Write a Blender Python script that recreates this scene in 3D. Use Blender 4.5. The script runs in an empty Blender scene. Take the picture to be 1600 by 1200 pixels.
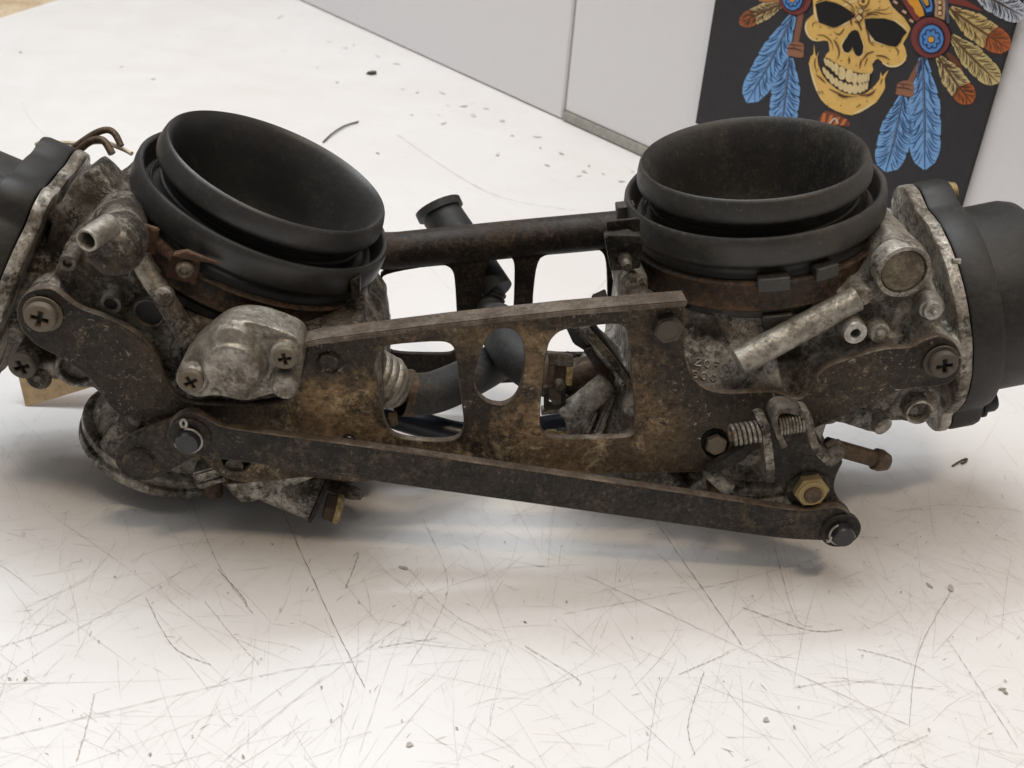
import bpy, bmesh, math, random
import numpy as np
from mathutils import Vector, Matrix, noise
from math import sin, cos, pi, radians, sqrt, atan2

S = bpy.context.scene
COL = S.collection
rnd = random.Random(7)

# ------------------------------------------------------------------ camera, world, lights
FPX = 1700.0
CAMLOC = Vector((0, -0.29, 0.20)); PITCH = radians(30); ROLL = radians(4.9)
_r = Vector((1, 0, 0)); _f = Vector((0, cos(PITCH), -sin(PITCH))); _u = Vector((0, sin(PITCH), cos(PITCH)))
CR = _r * cos(ROLL) + _u * sin(ROLL); CU = _u * cos(ROLL) - _r * sin(ROLL)
cd = bpy.data.cameras.new('camera'); cam = bpy.data.objects.new('camera', cd); COL.objects.link(cam)
cd.sensor_width = 36; cd.lens = FPX / 1600 * 36; cd.clip_start = 0.01; cd.clip_end = 50
m3 = Matrix((CR, CU, -_f)).transposed()
cam.matrix_world = Matrix.Translation(CAMLOC) @ m3.to_4x4()
S.camera = cam
cd.dof.use_dof = True; cd.dof.focus_distance = 0.31; cd.dof.aperture_fstop = 36

W = bpy.data.worlds.new('World'); S.world = W; W.use_nodes = True
W.node_tree.nodes['Background'].inputs[0].default_value = (1.0, 0.975, 0.95, 1)
W.node_tree.nodes['Background'].inputs[1].default_value = 0.15
S.view_settings.view_transform = 'Standard'; S.view_settings.look = 'None'
S.view_settings.exposure = 0.0; S.view_settings.gamma = 1.0
S.cycles.use_denoising = True
S.cycles.max_bounces = 8

def area(name, loc, target, sx, sy, power, col):
    l = bpy.data.lights.new(name, 'AREA'); l.shape = 'RECTANGLE'; l.size = sx; l.size_y = sy
    l.energy = power; l.color = col
    o = bpy.data.objects.new(name, l); COL.objects.link(o); o.location = loc
    o.rotation_euler = (Vector(target) - Vector(loc)).to_track_quat('-Z', 'Y').to_euler()
    return o
area('ceiling_fill', (-0.50, 0.20, 2.3), (0, 0.05, 0), 2.0, 2.0, 47, (1.0, 0.985, 0.965))  # added soft overhead fill, standing in for light bounced off the ceiling
area('cool_tube_lamp', (-0.22, 0.62, 1.75), (0, 0.03, 0), 1.7, 0.12, 15.5, (0.80, 0.91, 1.0))
area('warm_lamp', (0.45, -0.72, 1.70), (0.03, -0.02, 0), 0.36, 0.09, 7.5, (1.0, 0.79, 0.56))

# ------------------------------------------------------------------ measuring helpers
PSI = radians(5)                      # the carburettor set is turned a little against the camera
RZi = Matrix.Rotation(-PSI, 3, 'Z'); RZ = Matrix.Rotation(PSI, 3, 'Z')
def ray(px, py): return FPX * _f + (px - 800) * CR - (py - 600) * CU
CL = RZi @ CAMLOC
def P(px, py, d):
    "a point of the set's own space, at depth d from its mid plane"
    q = RZi @ ray(px, py); return CL + q * ((d - CL.y) / q.y)
def G(px, py, z=0.0):
    "a point of the table plane (world)"
    q = ray(px, py); return CAMLOC + q * ((z - CAMLOC.z) / q.z)
def L(px, py, d, k): return (P(px + k, py, d) - P(px, py, d)).length     # k pixels there in metres
FR = Vector((0, -1, 0))               # the set's front direction

def srgb(h):
    if isinstance(h, str):
        h = [int(h[i:i + 2], 16) / 255 for i in (0, 2, 4)]
    return tuple(c / 12.92 if c <= 0.04045 else ((c + 0.055) / 1.055) ** 2.4 for c in h) + (1,)

# ------------------------------------------------------------------ materials
def nodes(name):
    m = bpy.data.materials.new(name); m.use_nodes = True
    nt = m.node_tree; b = nt.nodes['Principled BSDF']
    return m, nt, b
def noise_n(nt, scale, detail=6, rough=0.6, vec=None, dist=0.0):
    n = nt.nodes.new('ShaderNodeTexNoise'); n.inputs['Scale'].default_value = scale
    n.inputs['Detail'].default_value = detail; n.inputs['Roughness'].default_value = rough
    n.inputs['Distortion'].default_value = dist
    if vec is not None: nt.links.new(vec, n.inputs['Vector'])
    return n.outputs['Fac']
def ramp(nt, fac, lo, hi, a=0.0, b=1.0):
    n = nt.nodes.new('ShaderNodeMapRange'); n.interpolation_type = 'SMOOTHSTEP'
    nt.links.new(fac, n.inputs['Value'])
    for k, v in (('From Min', lo), ('From Max', hi), ('To Min', a), ('To Max', b)): n.inputs[k].default_value = v
    return n.outputs['Result']
def mixc(nt, fac, a, b):
    n = nt.nodes.new('ShaderNodeMix'); n.data_type = 'RGBA'
    if isinstance(fac, float): n.inputs[0].default_value = fac
    else: nt.links.new(fac, n.inputs[0])
    for i, v in ((6, a), (7, b)):
        if isinstance(v, tuple): n.inputs[i].default_value = v
        else: nt.links.new(v, n.inputs[i])
    return n.outputs[2]
def mathn(nt, op, a, b):
    n = nt.nodes.new('ShaderNodeMath'); n.operation = op
    for i, v in ((0, a), (1, b)):
        if isinstance(v, (int, float)): n.inputs[i].default_value = v
        else: nt.links.new(v, n.inputs[i])
    return n.outputs[0]
def bump(nt, b, h, strength, dist):
    n = nt.nodes.new('ShaderNodeBump'); n.inputs['Strength'].default_value = strength; n.inputs['Distance'].default_value = dist
    nt.links.new(h, n.inputs['Height']); nt.links.new(n.outputs[0], b.inputs['Normal'])

def grimy(name, base, base2, dirt, dirt2=None, amount=0.5, patch=55, metallic=0.6, rough=0.45, dust=None, dust_amt=0.3,
          bstr=0.35, soft=0.10, spots=None, spot_amt=0.0, focus=None, grit=0.42, spec=0.30):
    """metal or plastic under old grime: two base tones, dirt in patches, dust specks"""
    m, nt, b = nodes(name)
    tc = nt.nodes.new('ShaderNodeTexCoord').outputs['Object']
    n1 = noise_n(nt, patch * 2.2, 8, 0.62, tc)
    n2 = noise_n(nt, patch * 1.25, 12, 0.78, tc, 0.3)
    n3 = noise_n(nt, 950, 5, 0.7, tc)
    n4 = noise_n(nt, patch * 4.2, 12, 0.76, tc, 0.7)
    nm = noise_n(nt, 620, 9, 0.74, tc, 0.5)
    c = mixc(nt, ramp(nt, n1, 0.38, 0.62), base, base2)
    t = 0.66 - 0.34 * amount
    dm = ramp(nt, mathn(nt, 'ADD', mathn(nt, 'MULTIPLY', n2, 0.55), mathn(nt, 'ADD', mathn(nt, 'MULTIPLY', nm, 0.30), mathn(nt, 'MULTIPLY', n3, 0.15))), t - soft * 0.6, t + soft * 0.6)
    if focus:                        # (centre x, half width): where the wear of this piece concentrates
        sx = nt.nodes.new('ShaderNodeSeparateXYZ'); nt.links.new(tc, sx.inputs[0])
        ds = mathn(nt, 'ABSOLUTE', mathn(nt, 'ADD', mathn(nt, 'SUBTRACT', sx.outputs[0], focus[0]), mathn(nt, 'MULTIPLY', mathn(nt, 'SUBTRACT', n2, 0.5), 0.06)), 0)
        fm = ramp(nt, ds, focus[1] * 0.4, focus[1] * 1.2, 1.0, 0.12)
        fm = mathn(nt, 'MULTIPLY', fm, ramp(nt, noise_n(nt, 22, 9, 0.70, tc, 0.4), 0.42, 0.56, 0.06, 1.0)); dm = mathn(nt, 'MULTIPLY', dm, fm)
    d = mixc(nt, ramp(nt, n1, 0.40, 0.60), dirt, dirt2 or dirt)
    c = mixc(nt, dm, c, d)
    if spots is not None:
        sm_ = ramp(nt, n4, 0.60 - 0.16 * spot_amt, 0.70 - 0.1 * spot_amt)
        c = mixc(nt, mathn(nt, 'MULTIPLY', sm_, fm) if focus else sm_, c, spots)
    if dust is not None:
        n5 = noise_n(nt, 800, 7, 0.70, tc, 0.6)
        sp = mathn(nt, 'MULTIPLY', ramp(nt, n5, 0.56, 0.68), ramp(nt, n4, 0.40, 0.64))
        c = mixc(nt, mathn(nt, 'MULTIPLY', sp, dust_amt), c, dust)
    vm = nt.nodes.new('ShaderNodeMix'); vm.data_type = 'RGBA'; vm.blend_type = 'MULTIPLY'; vm.inputs[0].default_value = 1.0
    nt.links.new(c, vm.inputs[6])
    g = nt.nodes.new('ShaderNodeCombineColor'); gv = ramp(nt, nm, 0.30, 0.70, 1.0 - grit, 1.0 + grit)
    for k_ in range(3): nt.links.new(gv, g.inputs[k_])
    nt.links.new(g.outputs[0], vm.inputs[7]); c = vm.outputs[2]
    b.inputs['Specular IOR Level'].default_value = spec
    nt.links.new(c, b.inputs['Base Color'])
    nt.links.new(ramp(nt, dm, 0, 1, metallic, 0.0), b.inputs['Metallic'])
    nt.links.new(ramp(nt, mathn(nt, 'ADD', mathn(nt, 'MULTIPLY', n3, 0.4), mathn(nt, 'MULTIPLY', dm, 0.6)), 0.1, 0.9, rough, min(0.95, rough + 0.35)), b.inputs['Roughness'])
    bump(nt, b, mathn(nt, 'ADD', mathn(nt, 'MULTIPLY', n3, 0.5), mathn(nt, 'ADD', mathn(nt, 'ADD', nm, mathn(nt, 'MULTIPLY', n4, 0.5)), mathn(nt, 'MULTIPLY', dm, 0.5))), bstr, 0.0005)
    return m
def plain(name, col, rough=0.5, metallic=0.0, spec=0.5, soft=0.72):
    m, nt, b = nodes(name)
    b.inputs['Base Color'].default_value = col; b.inputs['Roughness'].default_value = rough
    b.inputs['Metallic'].default_value = metallic; b.inputs['Specular IOR Level'].default_value = spec
    tc = nt.nodes.new('ShaderNodeTexCoord').outputs['Object']
    n = noise_n(nt, 400, 5, 0.6, tc); n2 = noise_n(nt, 60, 6, 0.6, tc)
    nt.links.new(ramp(nt, n2, 0.3, 0.7, max(0.05, rough - 0.1), min(1, rough + 0.12)), b.inputs['Roughness'])
    dk = tuple(c * soft for c in col[:3]) + (1,)
    nt.links.new(mixc(nt, ramp(nt, n, 0.35, 0.7), col, dk), b.inputs['Base Color'])
    bump(nt, b, n, 0.15, 0.0002)
    return m

M = {}
M['alu'] = grimy('cast_aluminium', (0.64, 0.60, 0.53, 1), (0.42, 0.385, 0.33, 1), (0.030, 0.023, 0.016, 1), (0.085, 0.066, 0.046, 1), 0.53, 66, 0.72, 0.35, (0.55, 0.47, 0.35, 1), 0.3, soft=0.14, grit=0.32)
M['alu_dirty'] = grimy('cast_aluminium_dirty', (0.44, 0.395, 0.33, 1), (0.24, 0.21, 0.17, 1), (0.014, 0.0105, 0.0075, 1), (0.048, 0.036, 0.025, 1), 0.56, 66, 0.65, 0.36, (0.46, 0.38, 0.27, 1), 0.35, soft=0.12, grit=0.38)
M['alu_clean'] = grimy('machined_aluminium', (0.42, 0.39, 0.34, 1), (0.27, 0.245, 0.205, 1), (0.10, 0.08, 0.056, 1), (0.05, 0.04, 0.03, 1), 0.34, 80, 0.55, 0.34, (0.5, 0.44, 0.34, 1), 0.2)
M['alu_pump'] = grimy('pump_cover_aluminium', (0.38, 0.35, 0.305, 1), (0.24, 0.215, 0.18, 1), (0.065, 0.050, 0.036, 1), (0.10, 0.08, 0.055, 1), 0.42, 75, 0.6, 0.36, (0.40, 0.34, 0.26, 1), 0.4)
M['rusty'] = grimy('rusty_black_steel', (0.016, 0.0125, 0.010, 1), (0.036, 0.028, 0.021, 1), (0.265, 0.178, 0.094, 1), (0.145, 0.097, 0.057, 1), 0.58, 24, 0.30, 0.44, (0.55, 0.47, 0.36, 1), 0.8, 0.55, 0.12, (0.46, 0.36, 0.22, 1), 0.45, (-0.018, 0.066), grit=0.45)
M['steel'] = grimy('dark_steel', (0.018, 0.0155, 0.0135, 1), (0.034, 0.028, 0.023, 1), (0.080, 0.063, 0.045, 1), None, 0.34, 60, 0.35, 0.44, (0.34, 0.28, 0.20, 1), 0.5, 0.45, grit=0.5)
M['edge'] = grimy('lit_edge_steel', (0.20, 0.165, 0.13, 1), (0.12, 0.09, 0.065, 1), (0.06, 0.042, 0.03, 1), None, 0.45, 60, 0.4, 0.45, (0.4, 0.33, 0.24, 1), 0.4)  # paler steel: overhead light on the edges painted into the colour
M['rail'] = grimy('dark_bracket_steel', (0.015, 0.012, 0.010, 1), (0.026, 0.021, 0.017, 1), (0.055, 0.036, 0.023, 1), None, 0.38, 36, 0.25, 0.46, (0.2, 0.15, 0.1, 1), 0.3, 0.25)
M['clamp'] = grimy('rusted_clamp', (0.040, 0.030, 0.024, 1), (0.055, 0.040, 0.030, 1), (0.088, 0.050, 0.029, 1), None, 0.40, 60, 0.25, 0.5, (0.3, 0.22, 0.13, 1), 0.35)
M['rust'] = grimy('orange_rust', (0.12, 0.060, 0.030, 1), (0.070, 0.038, 0.023, 1), (0.05, 0.028, 0.018, 1), None, 0.4, 90, 0.15, 0.6, (0.4, 0.28, 0.17, 1), 0.4)
M['rubber'] = grimy('black_rubber', (0.019, 0.0185, 0.0185, 1), (0.026, 0.025, 0.024, 1), (0.044, 0.038, 0.031, 1), None, 0.22, 30, 0.0, 0.40, (0.20, 0.16, 0.11, 1), 0.25, 0.10, 0.16, grit=0.12, spec=0.6)
M['rubber_dusty'] = grimy('dusty_rubber', (0.019, 0.0175, 0.016, 1), (0.027, 0.0245, 0.021, 1), (0.060, 0.047, 0.032, 1), None, 0.28, 40, 0.0, 0.48, (0.26, 0.20, 0.12, 1), 0.35, 0.12, 0.14, grit=0.12, spec=0.6)
M['hose'] = grimy('grey_rubber_hose', (0.034, 0.0355, 0.038, 1), (0.025, 0.0255, 0.027, 1), (0.075, 0.062, 0.048, 1), None, 0.30, 50, 0.0, 0.55, (0.2, 0.17, 0.13, 1), 0.3, 0.15, grit=0.12)
M['hose_black'] = plain('black_vinyl_hose', (0.010, 0.013, 0.022, 1), 0.28)
M['cover'] = grimy('black_plastic_cover', (0.014, 0.0135, 0.0135, 1), (0.020, 0.019, 0.018, 1), (0.045, 0.036, 0.027, 1), None, 0.28, 35, 0.0, 0.50, (0.2, 0.16, 0.1, 1), 0.2, 0.10, 0.16, grit=0.12, spec=0.4)
M['screw'] = grimy('old_screw_steel', (0.17, 0.15, 0.125, 1), (0.11, 0.092, 0.075, 1), (0.050, 0.038, 0.028, 1), None, 0.45, 220, 0.6, 0.40, (0.35, 0.28, 0.2, 1), 0.3, 0.3)
M['screw_tan'] = grimy('rusty_screw_steel', (0.24, 0.205, 0.155, 1), (0.15, 0.12, 0.09, 1), (0.055, 0.040, 0.027, 1), None, 0.40, 240, 0.45, 0.45, (0.4, 0.32, 0.22, 1), 0.3, 0.3)
M['pin'] = plain('blued_pin_steel', (0.050, 0.048, 0.050, 1), 0.38, 0.6)
M['zinc'] = grimy('dull_zinc', (0.44, 0.42, 0.385, 1), (0.33, 0.31, 0.28, 1), (0.12, 0.10, 0.075, 1), None, 0.3, 240, 0.7, 0.32)
M['spring'] = grimy('spring_steel', (0.36, 0.33, 0.28, 1), (0.24, 0.21, 0.175, 1), (0.06, 0.045, 0.032, 1), None, 0.45, 200, 0.7, 0.34)
M['brass'] = grimy('old_brass', (0.46, 0.35, 0.17, 1), (0.33, 0.24, 0.11, 1), (0.075, 0.05, 0.028, 1), None, 0.35, 170, 0.6, 0.38, None, 0, 0.3)
M['bronze'] = grimy('brown_bronze', (0.13, 0.088, 0.055, 1), (0.09, 0.06, 0.04, 1), (0.04, 0.028, 0.02, 1), None, 0.4, 150, 0.4, 0.42, None, 0, 0.3)
M['hole'] = plain('dark_cavity_fill', (0.010, 0.008, 0.007, 1), 0.7)  # near-black colour stands in for the shade inside bores and recesses
M['slot'] = plain('screw_slot_grime', (0.030, 0.024, 0.018, 1), 0.6)
M['plug'] = grimy('dull_plug', (0.26, 0.22, 0.155, 1), (0.17, 0.14, 0.10, 1), (0.09, 0.07, 0.05, 1), None, 0.45, 120, 0.35, 0.5, (0.45, 0.37, 0.22, 1), 0.4)
M['kraft'] = plain('kraft_card', srgb('c9ab82'), 0.85)
M['string'] = plain('cotton_string', srgb('d8cdb8'), 0.9)

def table_mat():
    m, nt, b = nodes('white_laminate')
    tc = nt.nodes.new('ShaderNodeTexCoord').outputs['Object']
    n1 = noise_n(nt, 9, 6, 0.6, tc); n2 = noise_n(nt, 38, 10, 0.7, tc, 0.5); n3 = noise_n(nt, 900, 4, 0.7, tc)
    c = mixc(nt, ramp(nt, n1, 0.3, 0.7), (0.755, 0.745, 0.74, 1), (0.725, 0.70, 0.68, 1))
    c = mixc(nt, ramp(nt, n2, 0.58, 0.78, 0, 0.45), c, (0.60, 0.545, 0.47, 1))
    c = mixc(nt, ramp(nt, n3, 0.62, 0.75, 0, 0.35), c, (0.52, 0.48, 0.44, 1))
    # hair-fine scuffs in three directions
    for k, (ang, sc) in enumerate(((0.5, 210), (-0.9, 260), (1.5, 180), (-0.2, 240))):
        mp = nt.nodes.new('ShaderNodeMapping'); nt.links.new(tc, mp.inputs['Vector'])
        mp.inputs['Rotation'].default_value = (0, 0, ang); mp.inputs['Scale'].default_value = (0.035, 1, 1)
        ns = noise_n(nt, sc * 5, 3, 0.6, mp.outputs[0])
        msk = noise_n(nt, 30 + 7 * k, 4, 0.6, tc)
        f = mathn(nt, 'MULTIPLY', ramp(nt, ns, 0.66, 0.74, 0, 0.5), ramp(nt, msk, 0.45, 0.65))
        c = mixc(nt, f, c, (0.40, 0.36, 0.32, 1))
    nt.links.new(c, b.inputs['Base Color'])
    nt.links.new(ramp(nt, n2, 0.3, 0.7, 0.30, 0.48), b.inputs['Roughness'])
    bump(nt, b, n3, 0.06, 0.0002)
    return m
M['table'] = table_mat()
M['scratch'] = plain('scratch_grey', (0.49, 0.45, 0.405, 1), 0.8)
M['scratch_dark'] = plain('scratch_dark', (0.33, 0.29, 0.25, 1), 0.8)
M['scratch_pale'] = plain('scratch_pale', (0.62, 0.585, 0.55, 1), 0.8)
M['smudge'] = plain('dried_smudge', (0.70, 0.67, 0.615, 1), 0.7)
M['wall'] = plain('white_wall_board', (0.80, 0.785, 0.80, 1), 0.5, soft=0.98)
M['trim'] = plain('grey_trim', (0.40, 0.385, 0.34, 1), 0.6)
M['wood'] = grimy('pale_wood', srgb('cdbb9f'), srgb('b9a283'), srgb('8d7458'), None, 0.3, 8, 0.0, 0.7)

# ------------------------------------------------------------------ mesh helpers
def finish(me, mats, sharp=38):
    for m in (mats if isinstance(mats, (list, tuple)) else [mats]): me.materials.append(M[m] if isinstance(m, str) else m)
    for p in me.polygons: p.use_smooth = True
    if sharp: me.set_sharp_from_angle(angle=radians(sharp))
    return me
def link(name, me, parent=None, mat=None):
    o = bpy.data.objects.new(name, me); COL.objects.link(o)
    if parent is not None: o.parent = parent
    if mat is not None: o.matrix_basis = mat
    return o
def obj(name, bm, mats, parent=None, sharp=38, recalc=True):
    if recalc: bmesh.ops.recalc_face_normals(bm, faces=bm.faces)
    me = bpy.data.meshes.new(name); bm.to_mesh(me); bm.free()
    return link(name, finish(me, mats, sharp), parent)
def basis(axis, up=Vector((0, 0, 1))):
    z = Vector(axis).normalized()
    x = up.cross(z)
    if x.length < 1e-4: x = Vector((1, 0, 0)).cross(z)
    x.normalize(); y = z.cross(x)
    return x, y, z
def frame(o, axis, up=Vector((0, 0, 1))):
    x, y, z = basis(axis, up)
    return Matrix.Translation(o) @ Matrix((x, y, z)).transposed().to_4x4()
def ring(bm, c, x, y, r, n, wob=None):
    return [bm.verts.new(c + (x * cos(2 * pi * i / n) + y * sin(2 * pi * i / n)) * (r * (wob(i / n) if wob else 1))) for i in range(n)]
def bridge(bm, a, b, mi=0):
    n = len(a)
    for i in range(n):
        f = bm.faces.new((a[i], a[(i + 1) % n], b[(i + 1) % n], b[i])); f.material_index = mi
def lathe(bm, o, axis, prof, n=48, closed=False, capa=True, capb=True, wob=None, mi=0):
    "prof: (radius, distance along axis)"
    x, y, z = basis(axis); rs = [ring(bm, o + z * s, x, y, max(r, 1e-6), n, wob) for r, s in prof]
    for a, b in zip(rs, rs[1:]): bridge(bm, a, b, mi)
    if closed: bridge(bm, rs[-1], rs[0], mi)
    else:
        if capa: bm.faces.new(rs[0]).material_index = mi
        if capb: bm.faces.new(rs[-1]).material_index = mi
    return bm
def cyl(bm, a, b, ra, rb=None, n=24):
    a, b = Vector(a), Vector(b)
    return lathe(bm, a, b - a, [(ra, 0), (ra if rb is None else rb, (b - a).length)], n)
def prism(bm, front, back_d):
    "front: points with their own depth; straight back to depth back_d"
    fa = [bm.verts.new(p) for p in front]
    ba = [bm.verts.new((p.x, back_d, p.z)) for p in front]
    n = len(fa)
    bm.faces.new(fa); bm.faces.new(ba[::-1])
    for i in range(n): bm.faces.new((fa[i], ba[i], ba[(i + 1) % n], fa[(i + 1) % n]))
    bmesh.ops.triangulate(bm, faces=[f for f in bm.faces if len(f.verts) > 4])
    return bm
def pts(lst, d): return [P(a[0], a[1], a[2] if len(a) > 2 else d) for a in lst]
def spline(ps, k=6, cyc=False):
    ps = [Vector(p) for p in ps]; n = len(ps); out = []
    for i in range(n if cyc else n - 1):
        p0, p1, p2, p3 = (ps[(i - 1) % n] if cyc or i else ps[0]), ps[i], ps[(i + 1) % n], (ps[(i + 2) % n] if cyc or i + 2 < n else ps[-1])
        for j in range(k):
            t = j / k
            out.append(0.5 * ((2 * p1) + (p2 - p0) * t + (2 * p0 - 5 * p1 + 4 * p2 - p3) * t * t + (3 * p1 - p0 - 3 * p2 + p3) * t ** 3))
    if not cyc: out.append(ps[-1])
    return out
def chaikin(ps, it=2):
    ps = [Vector(p) for p in ps]
    for _ in range(it):
        q = []
        for i in range(len(ps)):
            a, b = ps[i], ps[(i + 1) % len(ps)]
            q += [a * 0.78 + b * 0.22, a * 0.22 + b * 0.78]
        ps = q
    return ps
def tube(bm, path, r, n=12, caps=True, rf=None, mi=0):
    path = [Vector(p) for p in path]; prev = None; x = None
    for i, p in enumerate(path):
        t = (path[min(i + 1, len(path) - 1)] - path[max(i - 1, 0)]).normalized()
        if x is None:
            x, y, _ = basis(t)
        else:
            x = (x - t * x.dot(t)).normalized(); y = t.cross(x)
        rr = r * (rf(i / (len(path) - 1)) if rf else 1)
        cur = ring(bm, p, x, y, rr, n)
        if prev: bridge(bm, prev, cur, mi)
        elif caps: bm.faces.new(cur).material_index = mi
        prev = cur
    if caps: bm.faces.new(prev).material_index = mi
    return bm
def flat_curve(outlines, half, bev, res=2):
    "2D outlines (first is outer, others holes) -> solid mesh in XY, thickness 2*half along Z"
    cu = bpy.data.curves.new('outline', 'CURVE'); cu.dimensions = '2D'; cu.fill_mode = 'BOTH'
    cu.extrude = max(half - bev, 1e-6); cu.bevel_depth = bev; cu.bevel_resolution = res; cu.offset = -bev
    for ol in outlines:
        sp = cu.splines.new('POLY'); sp.points.add(len(ol) - 1); sp.use_cyclic_u = True
        for i, p in enumerate(ol): sp.points[i].co = (p[0], p[1], 0, 1)
    o = bpy.data.objects.new('outline', cu); COL.objects.link(o)
    dg = bpy.context.evaluated_depsgraph_get(); dg.update()
    me = bpy.data.meshes.new_from_object(o.evaluated_get(dg)); me.materials.clear()
    bpy.data.objects.remove(o); bpy.data.curves.remove(cu)
    return me
TOF = Matrix(((1, 0, 0, 0), (0, 0, -1, 0), (0, 1, 0, 0), (0, 0, 0, 1)))   # XY plane -> the set's front plane
def plate(name, outlines, d, thick, mats, parent, bev=0.0004, smooth=2, bend=None, sharp=38, side=None):
    """sheet-metal plate from outlines in photo pixels at front depth d"""
    ols = []
    for ol in outlines:
        q = [P(a[0], a[1], d) for a in ol]
        if smooth: q = chaikin(q, smooth)
        ols.append([(p.x, p.z) for p in q])
    me = flat_curve(ols, thick / 2, bev)
    me.transform(Matrix.Translation((0, d + thick / 2, 0)) @ TOF)
    if bend:
        for v in me.vertices: v.co = bend(v.co)
    o = link(name, finish(me, [mats, side] if side else mats, sharp), parent)
    if side:                          # cut edge of the sheet, paler to paint in the light from above
        for p in me.polygons:
            if abs(p.normal.y) < 0.80: p.material_index = 1
    return o
def circ(px, py, r, n=28): return [(px + r * cos(2 * pi * i / n), py + r * sin(2 * pi * i / n)) for i in range(n)]

# shared fastener meshes, unit radius along +Z
def phillips_mesh(mat, name='screw', wash=False):
    cross = []
    a, w = 0.54, 0.14
    for k in range(4):
        for x, y in ((a, -w), (a, w), (w, w)):
            cross.append((x * cos(k * pi / 2) - y * sin(k * pi / 2), x * sin(k * pi / 2) + y * cos(k * pi / 2)))
    me = flat_curve([[(cos(2 * pi * i / 28), sin(2 * pi * i / 28)) for i in range(28)], cross], 0.30, 0.16, 3)
    bm = bmesh.new(); bm.from_mesh(me); bpy.data.meshes.remove(me)
    bmesh.ops.translate(bm, verts=bm.verts, vec=(0, 0, 0.25))
    for v in bm.verts:
        if v.co.z > 0.2: v.co.z += 0.16 * (1 - min(1, v.co.x ** 2 + v.co.y ** 2))
    k0 = len(bm.faces)
    lathe(bm, Vector((0, 0, -0.3)), (0, 0, 1), [(0.7, 0), (0.7, 0.52), (0.1, 0.42)], 16, mi=1)
    if wash: lathe(bm, Vector((0, 0, -0.16)), (0, 0, 1), [(1.22, 0), (1.25, 0.04), (1.22, 0.12), (0.9, 0.14)], 28, mi=0)
    me = bpy.data.meshes.new(name); bm.to_mesh(me); bm.free()
    return finish(me, [mat, 'slot'])
def hex_mesh(mat, name='bolt', dome=True):
    bm = bmesh.new()
    r = 1.0
    def hexr(i, rr, z): return [bm.verts.new((rr * cos(pi / 3 * k + 0.2), rr * sin(pi / 3 * k + 0.2), z)) for k in range(6)]
    a = hexr(0, r, -0.2); b = hexr(0, r, 0.45); bridge(bm, a, b); bm.faces.new(a)
    c = hexr(0, 0.86, 0.55); bridge(bm, b, c); bm.faces.new(c)
    if dome: lathe(bm, Vector((0, 0, 0.5)), (0, 0, 1), [(0.80, 0), (0.78, 0.10), (0.66, 0.12), (0.62, 0.08)], 24)
    bmesh.ops.recalc_face_normals(bm, faces=bm.faces)
    me = bpy.data.meshes.new(name); bm.to_mesh(me); bm.free()
    return finish(me, mat, 30)
SM = {}
def fast(kind, mat, name, px, py, d, rpx, parent, axis=FR, spin=0.0, o=None, r=None):
    key = (kind, mat)
    if key not in SM: SM[key] = phillips_mesh(mat) if kind == 'ph' else phillips_mesh(mat, wash=True) if kind == 'phw' else hex_mesh(mat)
    loc = P(px, py, d) if o is None else o
    rr = L(px, py, d, rpx) if r is None else r
    return link(name, SM[key], parent, frame(loc, axis) @ Matrix.Rotation(spin, 4, 'Z') @ Matrix.Scale(rr, 4))

def cast(name, bm, mats, parent, voxel=0.0008, smooth=4, rough=0.0003):
    "weld overlapping solids into one casting with soft fillets"
    bmesh.ops.recalc_face_normals(bm, faces=bm.faces)
    me = bpy.data.meshes.new(name); bm.to_mesh(me); bm.free()
    o = bpy.data.objects.new('casting', me); COL.objects.link(o)
    md = o.modifiers.new('r', 'REMESH'); md.mode = 'VOXEL'; md.voxel_size = voxel
    dg = bpy.context.evaluated_depsgraph_get(); dg.update()
    m2 = bpy.data.meshes.new_from_object(o.evaluated_get(dg))
    bpy.data.objects.remove(o); bpy.data.meshes.remove(me)
    n = len(m2.vertices); co = np.empty(n * 3); m2.vertices.foreach_get('co', co); co = co.reshape(n, 3)
    ed = np.empty(len(m2.edges) * 2, dtype=np.int64); m2.edges.foreach_get('vertices', ed); ed = ed.reshape(-1, 2)
    cnt = np.bincount(ed.ravel(), minlength=n)[:, None]
    for _ in range(smooth):
        acc = np.zeros_like(co)
        for k in range(3):
            acc[:, k] = np.bincount(ed[:, 0], co[ed[:, 1], k], n) + np.bincount(ed[:, 1], co[ed[:, 0], k], n)
        co = 0.5 * co + 0.5 * acc / cnt
    m2.vertices.foreach_set('co', co.ravel()); m2.update()
    if rough:
        nr = [v.normal.copy() for v in m2.vertices]
        for v, nn in zip(m2.vertices, nr):
            c = Vector(v.co)
            v.co = c + nn * (rough * (noise.noise(c * 160) + 0.6 * noise.noise(c * 420)))
        m2.update()
    m2.materials.clear(); m2.name = name
    return link(name, finish(m2, mats, None), parent)
def boss(bm, px, py, d, rpx, depth, rim=None):
    "cylinder facing front"
    c = P(px, py, d); r = L(px, py, d, rpx)
    cyl(bm, c, c - FR * depth, r, r * 1.08)
    return c, r
def ringboss(name, px, py, d, ro, ri, depth, mats, parent, hole=0.003, axis=FR, n=28):
    "tube stub with a dark bore"
    c = P(px, py, d); k = L(px, py, d, 1); ax = Vector(axis).normalized()
    bm = bmesh.new()
    lathe(bm, c, -ax, [(ri * k * 0.98, hole), (ri * k, 0.0003), (ri * k * 1.06, 0), (ro * k * 0.95, 0), (ro * k, 0.0005), (ro * k, depth)], n, capa=False, capb=True)
    x, y, z = basis(-ax)
    f = bm.faces.new(ring(bm, c - ax * hole, x, y, ri * k * 0.99, n)); f.material_index = 1
    return obj(name, bm, [mats, 'hole'], parent, recalc=False)

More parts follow.
